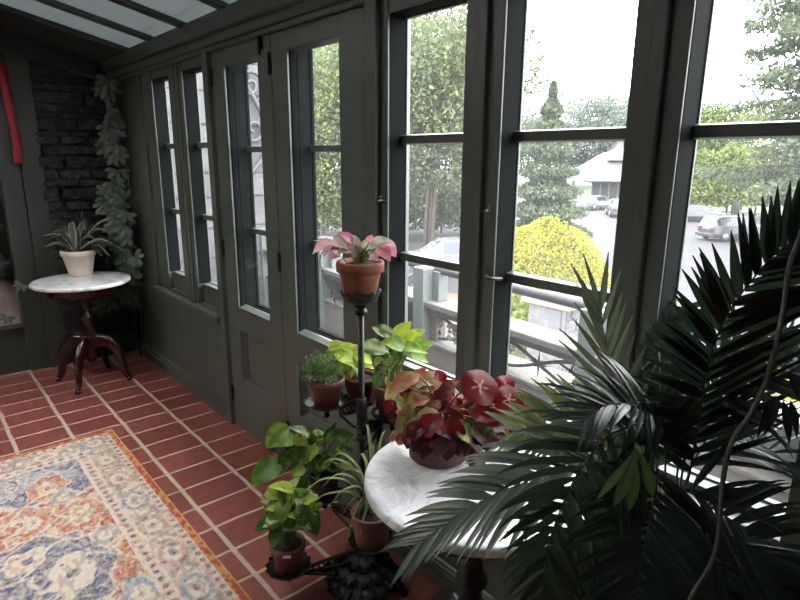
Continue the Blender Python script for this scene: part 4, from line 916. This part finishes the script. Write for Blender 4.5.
# ---- terrace balustrade
BA = math.radians(-5.0)
bal = thing('terrace_balustrade', 'pale stone balustrade with white posts and scroll panels outside the windows', 'balustrade', (2.78, 1.26, -.02))
bal.rotation_euler.z = BA
RM = Matrix.Translation((2.78, 1.26, -.02)) @ Matrix.Rotation(BA, 4, 'Z')
def bpart(mb, name, m, bevel=0):
    o = mb.build(name, m, None, bevel); o.parent = bal; return o
def blx(px, py): # local x along the balustrade for an image column
    lo = RM.inverted() @ CAM; d = RM.inverted().to_3x3() @ ray(px, py); return lo.x+d.x*(-lo.y/d.y)
b = MB(); b.box(-5, 4.5, -.09, .11, .60, .64); b.box(-5, 4.5, -.075, .095, .585, .60); b.box(-5, 4.5, -.055, .075, .555, .585); bpart(b, 'coping', LIMESTONE, .006)
b = MB(); b.box(-5, 4.5, -.06, .08, .0, .34); b.box(-5, 4.5, -.07, .09, .34, .365); bpart(b, 'plinth', LIMESTONE, .006)
b = MB(); b.tube([(-5, .02, .845), (4.5, .02, .845)], .028, 12); bpart(b, 'top_rail', CASTGREY)
posts = [blx(328, 300), blx(429, 310), blx(597, 360)]; sp = posts[2]-posts[1]; posts = [posts[1]-2*sp]+posts+[posts[2]+sp]
for x in posts:
    b = MB(); b.box(x-.055, x+.055, -.10, .11, 0, .86); b.box(x-.065, x+.065, -.11, .12, 0, .08); b.box(x+.055, x+.12, -.02, .06, .64, .84); bpart(b, 'post', WHITEP, .005)
def scroll_panel(x0, x1, solid_=False):
    b = MB(); z0, z1 = .365, .555; w = x1-x0; c = (x0+x1)/2; zc = (z0+z1)/2; r = .011
    n = max(1, round(w/.5))
    for k in range(n):
        a, e = x0+w*k/n, x0+w*(k+1)/n; m = (a+e)/2; h = (e-a)/2
        for sg in (1, -1):
            b.tube([Vector((a+(e-a)*i/20, 0, zc+sg*.08*math.cos(PI*i/20))) for i in range(21)], r, 6)
            for ex, dr in ((a, 1), (e, -1)):
                b.tube([Vector((ex+dr*(.055+.034*(1-i/22*.8)*math.cos(sg*i/22*7-1.2)), 0, zc+sg*.04+.034*(1-i/22*.8)*math.sin(sg*i/22*7-1.2))) for i in range(23)], r*.7, 6)
                b.lathe([(0, -.014), (.014, -.006), (.014, .006), (0, .014)], (ex+dr*.055, 0, zc+sg*.04), 8)
        for i in range(8):   # star
            an = i*PI/4; L = .085 if i % 2 == 0 else .045; d = Vector((math.cos(an), 0, math.sin(an))); s_ = Vector((-d.z, 0, d.x))
            p = Vector((m, 0, zc)); b.add([p+s_*.01, p+d*L, p-s_*.01, p+Vector((0, -.014, 0)), p+Vector((0, .014, 0))], [(0, 1, 3), (1, 2, 3), (0, 4, 1), (1, 4, 2)])
    bpart(b, 'scroll_panel', CASTGREY)
for a, c in zip(posts[:-1], posts[1:]): scroll_panel(a+.06, c-.06)
scroll_panel(posts[-1]+.06, posts[-1]+1.2)
b = MB(); b.box(posts[1]+.06, posts[2]-.06, .05, .07, .365, .555); b.box(posts[2]+.06, posts[2]+.12, -.03, .05, .365, .555); b.box(posts[2]+.12, posts[3]-.06, .05, .07, .53, .555); bpart(b, 'panel_frame', LIMESTONE)
b = MB(); b.box(posts[3]+.12, posts[4]-.06, .04, .055, .365, .555); k = bpart(b, 'backing_board', mat('pale_turquoise', (0.1120, 0.1760, 0.1760), .6)); k['label'] = 'pale turquoise backing board'
# carved flower panel beside the first white post
b = MB(); cx = (posts[2]+.30)
for k in range(26):
    a = R(0, 6.28); rr = .07*math.sqrt(R(0, 1)); b.lathe([(0, -.016), (.014, -.012), (.02, 0), (.012, .012), (0, .016)], (cx+rr*1.2*math.cos(a), -.01+R(-.015, .015), .46+rr*math.sin(a)), 9)
bpart(b, 'carved_rosette', mat('white_stone', (0.1920, 0.1920, 0.1880), .7))

# ---- stone pier with cap
pp = at(548, 300, 11.0)
pr_ = thing('stone_pier', 'stone gate pier with a brown flat cap beyond the balustrade', 'pier', (pp.x, pp.y, G)); pr_.rotation_euler.z = 0
b = MB(); b.box(pp.x-.42, pp.x+.42, pp.y, pp.y+.9, G, pp.z-.10, (1, 1, 1)); q = pp.z-.1
rubble(b, pp.x+.42, pp.y, pp.y+.9, G, q, .15, .25, .2, .4, .02)
b.build('shaft', PALESTONE, pr_)
b = MB(); b.prism([(-.55, pp.z-.10), (.55, pp.z-.10), (.55, pp.z-.02), (.4, pp.z+.06), (-.4, pp.z+.06), (-.55, pp.z-.02)], 1, pp.y-.12, pp.y+1.0); b.v = [(v[0]+pp.x, v[1], v[2]) for v in b.v]; b.build('cap', mat('brown_cap', (0.1120, 0.0880, 0.0760), .8, var=.2), pr_)
b = MB(); b.box(pp.x+.02, pp.x+.32, pp.y-.02, pp.y+.06, pp.z-.62, pp.z-.16); k = b.build('recess_plate', mat('recess_shade', (.06, .06, .065), .6), pr_); k['label'] = 'dark plate standing for a shaded recess'  # flat dark plate in place of the pier's shaded recess

# ---- trees and shrubs
def cards(b, pts, size, cols, flat=.0):
    for p in pts:
        s = size*R(.6, 1.3); d = Vector((R(-1, 1), R(-1, 1), R(-1, 1)*(1-flat))).normalized(); n = Vector((R(-1, 1), R(-1, 1), R(.0, 1.2))).normalized()
        e = d.cross(n)
        if e.length < .1: continue
        e.normalize(); c = vary(random.choice(cols), .14); c = tuple(x*.80 for x in c); p = Vector(p)
        b.add([p-d*s, p+e*s*.55-d*s*.1, p+d*s, p-e*s*.55-d*s*.1], [(0, 1, 2, 3)], c)
def crown_pts(c, rx, ry, rz, n, lumps=16, seed=0):
    rnd = random.Random(seed); L = []
    for k in range(lumps):
        while True:
            v = Vector((rnd.uniform(-1, 1), rnd.uniform(-1, 1), rnd.uniform(-1, 1)))
            if v.length < .88: break
        L.append((Vector((c[0]+v.x*rx, c[1]+v.y*ry, c[2]+v.z*rz)), rnd.uniform(.2, .36)))
    out = []
    for k in range(n):
        p, r = rnd.choice(L); a = Vector((rnd.gauss(0, 1), rnd.gauss(0, 1), rnd.gauss(0, 1))).normalized()*rnd.uniform(.2, 1)**.5*r
        out.append((p.x+a.x*rx, p.y+a.y*ry, p.z+a.z*rz))
    return out
def tree(name, label, cat, base, h, rx, rz, cols, n, size, seed, trunk=.2, group=None, lumps=18, trunks=1):
    o = thing(name, label, cat, base, group); b = MB()
    cz = base[2]+h-rz
    cards(b, crown_pts((base[0], base[1], cz), rx, rx, rz, int(n*6), lumps*4, seed), size*.5, cols); b.build('foliage', FAR, o)
    if trunk:
        t = MB()
        for k in range(trunks):
            dx, dy = (0, 0) if trunks == 1 else (R(-.9, .9), R(-.5, .5))
            t.tube(bez([(base[0]+dx, base[1]+dy, base[2]), (base[0]+dx*1.2+R(-.2, .2), base[1]+dy, base[2]+h*.3), (base[0]+dx*2+R(-.3, .3), base[1]+dy, cz)], 6), [trunk*.75*(1-.035*i) for i in range(13)], 8)
        t.build('trunk', BARK, o)
    return o
g1 = [(.10, .125, .06), (.135, .16, .07), (.07, .09, .05)]; g2 = [(.17, .225, .06), (.215, .26, .075), (.12, .165, .055)]; g3 = [(.075, .098, .055), (.10, .125, .066)]; gh = [(.13, .155, .13), (.15, .175, .14), (.11, .135, .11)]  # gh has the distance haze mixed into the leaf colours
def base(px, py, t): p = at(px, py, t); return (p.x, p.y, G)
def ground_at(px, t):   # ground point on the image column px at depth t
    d = at(px, 200, t); return (d.x, d.y, G)
tree('broadleaf_tree', 'leafy green tree with slim pale trunks behind the white car', 'tree', ground_at(425, 32), 13.5, 6.0, 5.2, g1, 5200, .26, 1, .13, lumps=30, trunks=5)
tree('broadleaf_tree', 'yellow green tree seen through the right hand garden door', 'tree', ground_at(322, 34), 12.5, 4.6, 5.6, g2+g1, 4200, .27, 2, .2, lumps=26)
tree('broadleaf_tree', 'darker tree in the upper part of the window beside the doors', 'tree', ground_at(380, 46), 18, 7.5, 7.5, g1+g3, 5200, .36, 3, .14, lumps=30)
tree('broadleaf_tree', 'tree standing left of the tall conifer, behind the window mullion', 'tree', ground_at(458, 44), 15, 2.6, 6.0, g1, 3600, .3, 4, .25, lumps=24)
# conifer
cb = ground_at(546, 27); cf = thing('conifer', 'tall pointed evergreen in the middle window', 'tree', cb); b = MB(); pts = []
for k in range(16000):
    u = random.random()**1.5; hgt = .4+8.1*u; r = 2.75*(1-u)**.85*(.75+.25*math.sin(hgt*7+R(-.4, .4)))*math.sqrt(R(.35, 1)); a = R(0, 6.28)
    pts.append((cb[0]+r*math.cos(a), cb[1]+r*math.sin(a), G+hgt-.12*r))
cards(b, pts, .12, g3+[(.09, .12, .075)]); b.build('foliage', FAR, cf); b = MB(); b.tube([cb, (cb[0], cb[1], G+8.3)], [.16, .02], 8); b.build('trunk', BARK, cf)
def bush(name, label, px, t, w, top_py, cols, n, size, seed):
    p = ground_at(px, t); z = at(px, top_py, t).z; h = z-G
    o = thing(name, label, 'shrub', p); b = MB(); rz = h*.5
    pts = []
    rnd = random.Random(seed)
    for k in range(n):
        a = rnd.uniform(0, 6.28); e = rnd.uniform(-.5, 1.57); rr = rnd.uniform(.82, 1.02)*(1+.08*math.sin(5*a+seed)*math.cos(4*e)); pts.append((p[0]+w*rr*math.cos(a)*math.cos(e), p[1]+w*rr*math.sin(a)*math.cos(e), max(G, G+h*.45+h*.55*rr*math.sin(e))))
    cards(b, pts, size, cols); b.build('foliage', FAR, o)
    q = MB(); q.tube([(p[0], p[1], G), (p[0], p[1], G+h*.6)], .08, 6); q.build('stem', BARK, o)
YEL = [(.27, .26, .03), (.34, .31, .04), (.2, .21, .035)]
bush('golden_shrub', 'bright yellow rounded shrub below the conifer', 551, 15.5, 1.75, 224, YEL, 15000, .052, 11)
bush('green_shrub', 'yellow green shrub behind the balustrade left of the stone pier', 520, 13.0, .75, 276, [(.2, .24, .04), (.12, .17, .04)], 2600, .07, 12)
bush('golden_shrub', 'yellow green clump at the far right edge low behind the palm', 812, 9.0, .7, 372, [(.26, .28, .03), (.3, .3, .04)], 2200, .06, 13)
for i, (px, t_, w_, tp, lab) in enumerate([(405, 38, 2.6, 186, 'understorey bush at the left edge of the window beside the doors, behind the slim trunks'), (442, 40, 3.0, 180, 'understorey bush straight behind the white car'), (470, 38, 2.6, 186, 'understorey bush behind the mullion right of the white car'), (318, 38, 2.4, 190, 'understorey bush low in the left half of the right garden door glass'), (345, 40, 2.6, 184, 'understorey bush low at the right edge of the right garden door glass')]):
    bush('woodland_bush', lab, px, t_, w_, tp, g1, 5000, .14, 60+i)
# big spreading tree on the right
tb = ground_at(800, 34); ct = thing('cedar_tree', 'large dark spreading tree at the upper right', 'tree', tb); b = MB(); t = MB(); rnd = random.Random(5)
t.tube([tb, (tb[0], tb[1], G+14)], [.4, .15], 8)
for k in range(60):
    z = G+4.0+12*k/60+rnd.uniform(-.3, .3); a = rnd.uniform(0, 6.28); L = rnd.uniform(3.2, 6.6)*(1-.4*(k/60)); d = Vector((math.cos(a), math.sin(a), 0)); p0 = Vector((tb[0], tb[1], z)); p1 = p0+d*L+Vector((0, 0, -.12*L))
    t.tube(bez([p0, p0.lerp(p1, .5)+Vector((0, 0, .25)), p1], 4), [.07]*4+[.05]*4+[.02], 5)
    pts = []
    for j in range(260):
        u = rnd.uniform(.2, 1.05); s = d.cross(Vector((0, 0, 1))); pts.append(p0.lerp(p1, u)+s*rnd.gauss(0, .42)+Vector((0, 0, rnd.gauss(.1, .22))))
    cards(b, pts, .17, g3+[(.09, .12, .07)])
b.build('foliage', FAR, ct); t.build('trunk', BARK, ct)
tree('broadleaf_tree', 'amber tinged leafy tree in front of the large spreading tree at right', 'tree', ground_at(742, 60), 11.5, 5.2, 3.6, [(.20, .175, .05), (.16, .19, .05), (.12, .155, .05), (.14, .18, .06)], 2600, .22, 8, .15)
tree('broadleaf_tree', 'pale green tree just right of the thick mullion, beyond the parked cars', 'tree', ground_at(700, 56), 10.5, 4.4, 4.2, g1+g2, 2600, .3, 9, .2)
for i, (px, t_, w, tp, lab, cc) in enumerate([(698, 52, 2.6, 152, 'yellow green hedge bush behind the silver saloon', g2), (728, 51, 2.4, 146, 'lime hedge bush beyond the dark tree stump, left of the palm tips', g2), (757, 52, 2.5, 148, 'mid green hedge bush behind the grey hatchback', g1+g2), (790, 51, 2.7, 152, 'hedge bush at the far right behind the palm tips', g1)]):
    bush('hedge_bush', lab, px, t_, w, tp, cc, 6000, .17, 20+i)
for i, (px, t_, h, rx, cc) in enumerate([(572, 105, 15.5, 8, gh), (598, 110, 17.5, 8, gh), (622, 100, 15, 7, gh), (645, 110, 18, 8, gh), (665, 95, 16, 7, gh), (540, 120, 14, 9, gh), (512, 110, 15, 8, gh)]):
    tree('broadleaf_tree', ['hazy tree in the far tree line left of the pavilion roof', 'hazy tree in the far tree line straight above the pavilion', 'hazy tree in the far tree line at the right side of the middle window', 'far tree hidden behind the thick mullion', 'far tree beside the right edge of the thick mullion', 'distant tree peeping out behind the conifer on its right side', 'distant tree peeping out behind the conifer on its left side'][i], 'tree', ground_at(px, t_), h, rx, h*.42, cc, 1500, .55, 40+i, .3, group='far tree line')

# ---- pavilion
pb = at(618, 203, 66); pv = thing('pavilion', 'white glazed pavilion with a pale hipped roof across the car park', 'building', (pb.x, pb.y, G))
VX = RT.copy(); VX.z = 0; VX.normalize(); VY = Vector((-VX.y, VX.x, 0))
PM = Matrix.Translation((pb.x, pb.y, G)) @ Matrix(((VX.x, VY.x, 0), (VX.y, VY.y, 0), (0, 0, 1))).to_4x4()
def ppart(b, name, m, par=None):
    b.v = [tuple(PM @ Vector(v)) for v in b.v]; return b.build(name, m, par or pv)
WPAV = mat('pavilion_white', (0.0960, 0.0960, 0.0960), .6, var=.05); RPAV = mat('pavilion_roof', (0.0760, 0.0720, 0.0680), .8, var=.1)
b = MB(); b.box(-3.2, 9, 0, 8, 0, .5); b.box(-3.2, 9, 0, 8, 2.45, 2.75)
for k in range(13): b.box(-3.2+k*1.0, -3.08+k*1.0, -.04, .04, .5, 2.45)
ppart(b, 'wall', WPAV)
for k in range(12):
    b = MB(); b.box(-3.06+k, -2.22+k, .05, .08, .5, 2.45); ppart(b, 'window', mat('pavilion_glass', (.06, .065, .07), .2, var=0) if k == 0 else bpy.data.materials['pavilion_glass'])
def hip(x0, x1, y0, y1, z0, z1, inx, iny):
    b = MB(); b.add([(x0, y0, z0), (x1, y0, z0), (x1, y1, z0), (x0, y1, z0), (x0+inx, y0+iny, z1), (x1-inx, y0+iny, z1), (x1-inx, y1-iny, z1), (x0+inx, y1-iny, z1)], [(0, 1, 5, 4), (1, 2, 6, 5), (2, 3, 7, 6), (3, 0, 4, 7), (4, 5, 6, 7), (3, 2, 1, 0)]); return b
ppart(hip(-4.6, 10, -1.2, 9, 2.7, 5.9, 4.2, 3.6), 'roof', RPAV)
b = MB(); b.box(-.6, 6.5, 1.4, 6, 3.6, 5.0); ppart(b, 'dormer', WPAV)
b = MB(); b.box(-.5, 6.4, 1.36, 1.42, 4.0, 4.8); ppart(b, 'dormer_window', bpy.data.materials['pavilion_glass'])
ppart(hip(-1.2, 7, .8, 6.6, 5.0, 6.8, 2.4, 2.2), 'upper_roof', RPAV)
b = MB(); b.box(1, 5, 2.8, 5, 6.6, 7.3); ppart(b, 'cupola', WPAV)
ppart(hip(.4, 5.6, 2.2, 5.6, 7.3, 8.2, 1.6, 1.4), 'cupola_roof', RPAV)

# ---- cars
TYRE = mat('tyre', (.012, .012, .012), .8, var=0); RIM = mat('wheel_rim', (.3, .3, .32), .3, .8, var=0); CGL = mat('car_glass', (.02, .024, .03), .08, var=0); TAIL = mat('tail_lamp', (.16, .006, .008), .3, var=0); LAMP = mat('head_lamp', (.35, .35, .37), .2, var=0)
def car(name, label, loc, rot, paint, suv=False):
    o = thing(name, label, 'car', loc); H = 1.62 if suv else 1.44
    Mx = Matrix.Translation(loc) @ Matrix.Rotation(rot, 4, 'Z')
    # stations: x, belt height, top height, half width, roof half width
    if suv: S = [(-2.2, .72, .74, .72, .66), (-2.15, .95, 1.0, .82, .70), (-2.0, 1.02, 1.35, .88, .66), (-1.75, 1.02, 1.58, .9, .62), (-.6, 1.0, H, .91, .64), (.3, .98, 1.58, .91, .64), (1.05, .96, 1.02, .9, .72), (1.9, .88, .92, .84, .74), (2.2, .68, .72, .7, .62)]
    else: S = [(-2.3, .66, .70, .7, .62), (-2.22, .9, .95, .82, .72), (-1.7, .98, 1.02, .87, .70), (-.95, .95, 1.38, .89, .58), (-.3, .93, H, .9, .6), (.4, .92, 1.38, .9, .6), (1.15, .9, .97, .89, .74), (1.95, .8, .84, .83, .74), (2.28, .6, .64, .68, .6)]
    def ring(s, lo=.24):
        x, zb, zt, w, wr = s; return [(x, -w*.92, lo), (x, -w, .5), (x, -w*.97, zb), (x, -wr, zt), (x, 0, zt+.03), (x, wr, zt), (x, w*.97, zb), (x, w, .5), (x, w*.92, lo)]
    b = MB(); rings = [ring(s) for s in S]; n = 9
    b.add([Mx @ Vector(p) for r in rings for p in r], [(i*n+j, i*n+(j+1) % n, (i+1)*n+(j+1) % n, (i+1)*n+j) for i in range(len(S)-1) for j in range(n)]+[tuple(range(n)), tuple(range((len(S)-1)*n, len(S)*n))[::-1]], None, False)
    b.build('body', paint, o, .05, 2)
    def quad(i0, i1, ja, jb, name, k=.86, off=.02):
        q = [Vector(rings[i0][ja]), Vector(rings[i0][jb]), Vector(rings[i1][jb]), Vector(rings[i1][ja])]; c = sum(q, Vector())/4; nn = (q[1]-q[0]).cross(q[3]-q[0]).normalized()
        if nn.dot(c-Vector((0, 0, .8))) < 0: nn = -nn
        b = MB(); f = [Mx @ (c+(p-c)*k+nn*off) for p in q]; g = [Mx @ (c+(p-c)*k-nn*.03) for p in q]
        b.add(f+g, [(0, 1, 2, 3), (7, 6, 5, 4)]+[(i, (i+1) % 4, 4+(i+1) % 4, 4+i) for i in range(4)]); b.build(name, CGL, o)
    w0 = 2 if suv else 3
    quad(5, 6, 3, 5, 'windscreen'); quad(2 if suv else 2, 3, 3, 5, 'rear_window')
    for ja, jb in ((2, 3), (6, 5)):
        for i in range(w0, 5): quad(i, i+1, ja, jb, 'side_window')
        quad(5, 6, ja, jb, 'side_window', .7)
    for x in (-1.4, 1.42):
        for y in (-.8, .8):
            b = MB(); b.lathe([(0, -.1), (.2, -.1), (.31, -.09), (.33, -.05), (.33, .05), (.31, .09), (.2, .1), (0, .1)], n=20); b.v = [tuple(Mx @ Vector((x+v[0], y+v[2], .33+v[1]))) for v in b.v]; wh = b.build('wheel', TYRE, o)
            b = MB(); b.lathe([(0, -.02), (.2, -.02), (.2, .0), (.08, .012), (0, .012)], n=16); sg = 1 if y > 0 else -1; b.v = [tuple(Mx @ Vector((x+v[0], y+sg*(v[2]+.11), .33+v[1]))) for v in b.v]; b.build('rim', RIM, wh)
    for y in (-.58, .58):
        b = MB(); b.box(-2.3, -2.16, y-.13, y+.13, .78, .88, None, Mx); b.build('tail_lamp', TAIL, o)
        b = MB(); b.box(2.02, 2.24, y-.14, y+.14, .6, .72, None, Mx); b.build('head_lamp', LAMP, o)
    b = MB(); b.box(-2.33, -2.2, -.8, .8, .3, .5, None, Mx); b.build('bumper', paint, o, .03)
    b = MB(); b.box(2.1, 2.3, -.7, .7, .3, .46, None, Mx); b.build('bumper', paint, o, .03)
WC = mat('white_car_paint', (0.1120, 0.1160, 0.1200), .15, var=0); SCAR = mat('silver_car_paint', (0.0640, 0.0664, 0.0720), .2, .3, var=0); DC = mat('grey_car_paint', (0.0400, 0.0440, 0.0520), .2, .3, var=0)
va = math.atan2(VX.y, VX.x)
def gp(px, t): p = ground_at(px, t); return Vector(p)
car('car', 'white car parked beneath the leafy tree', gp(447, 25.5), va+math.pi+.1, WC, True)
car('car', 'white car glimpsed through the right garden door', gp(330, 27), va+.1, WC)
car('car', 'dark grey car glimpsed low at the left of the window beside the doors', gp(404, 22), va+1.2, DC)
car('car', 'silver saloon parked behind the hatchback, nearest the hedge', gp(697, 49), va, SCAR)
car('car', 'grey hatchback with red tail lamps half hidden behind the palm tips', gp(739, 37.5), va+.2, SCAR, True)
car('car', 'white car parked in front of the pavilion', gp(598, 60), va+.5, WC)
car('car', 'silver car beside the white one at the pavilion, next to the mullion', gp(619, 53), va+1.35, SCAR, True)
for i, (px, t_) in enumerate(((700, 40), (690, 31), (706, 28))):   # bay lines
    p = gp(px, t_); b = MB(); Mx = Matrix.Translation(p) @ Matrix.Rotation(va+.2, 4, 'Z'); b.box(-2.6, 2.6, -.06, .06, 0, .012, None, Mx)
    tag(b.build('bay_line', mat('line_paint', (0.0680, 0.0680, 0.0680), .8, var=0) if i == 0 else bpy.data.materials['line_paint']), 'white painted parking bay line on the asphalt', 'road marking', 'parking bay lines')
b = MB(); p = gp(737, 48.6); b.lathe([(0, 0), (.4, 0), (.32, .6), (.36, 1.2), (.25, 1.7), (.1, 1.75), (0, 1.75)], tuple(p), 12)
tag(b.build('tree_stump', mat('dark_stump', (.012, .011, .01), .9)), 'dark broken tree stump in front of the hedge', 'stump')

# ================================================================== LIGHT
w = bpy.data.worlds.new('overcast'); SC.world = w; w.use_nodes = True; nt = w.node_tree; bg_ = nt.nodes['Background']
SKY = 16.0
tc = N(nt, 'ShaderNodeTexCoord'); mp = N(nt, 'ShaderNodeMapping'); mp.inputs['Scale'].default_value = (1, 1, 4)
no = N(nt, 'ShaderNodeTexNoise'); no.inputs['Scale'].default_value = 1.6; no.inputs['Detail'].default_value = 5
cr = N(nt, 'ShaderNodeValToRGB'); cr.color_ramp.elements[0].color = (.80, .84, .92, 1); cr.color_ramp.elements[1].color = (1, 1, 1, 1)
nt.links.new(tc.outputs['Generated'], mp.inputs[0]); nt.links.new(mp.outputs[0], no.inputs['Vector']); nt.links.new(no.outputs['Fac'], cr.inputs[0]); nt.links.new(cr.outputs[0], bg_.inputs[0])
bg_.inputs[1].default_value = SKY

vs = SC.view_settings; SC.display_settings.display_device = 'sRGB'
vs.view_transform = 'Standard'; vs.look = 'None'; vs.exposure = 0; vs.gamma = 1; vs.use_curve_mapping = False
cy = SC.cycles; cy.use_denoising = True; cy.max_bounces = 10; cy.diffuse_bounces = 5; cy.glossy_bounces = 3; cy.transparent_max_bounces = 24; cy.transmission_bounces = 6; cy.sample_clamp_indirect = 6
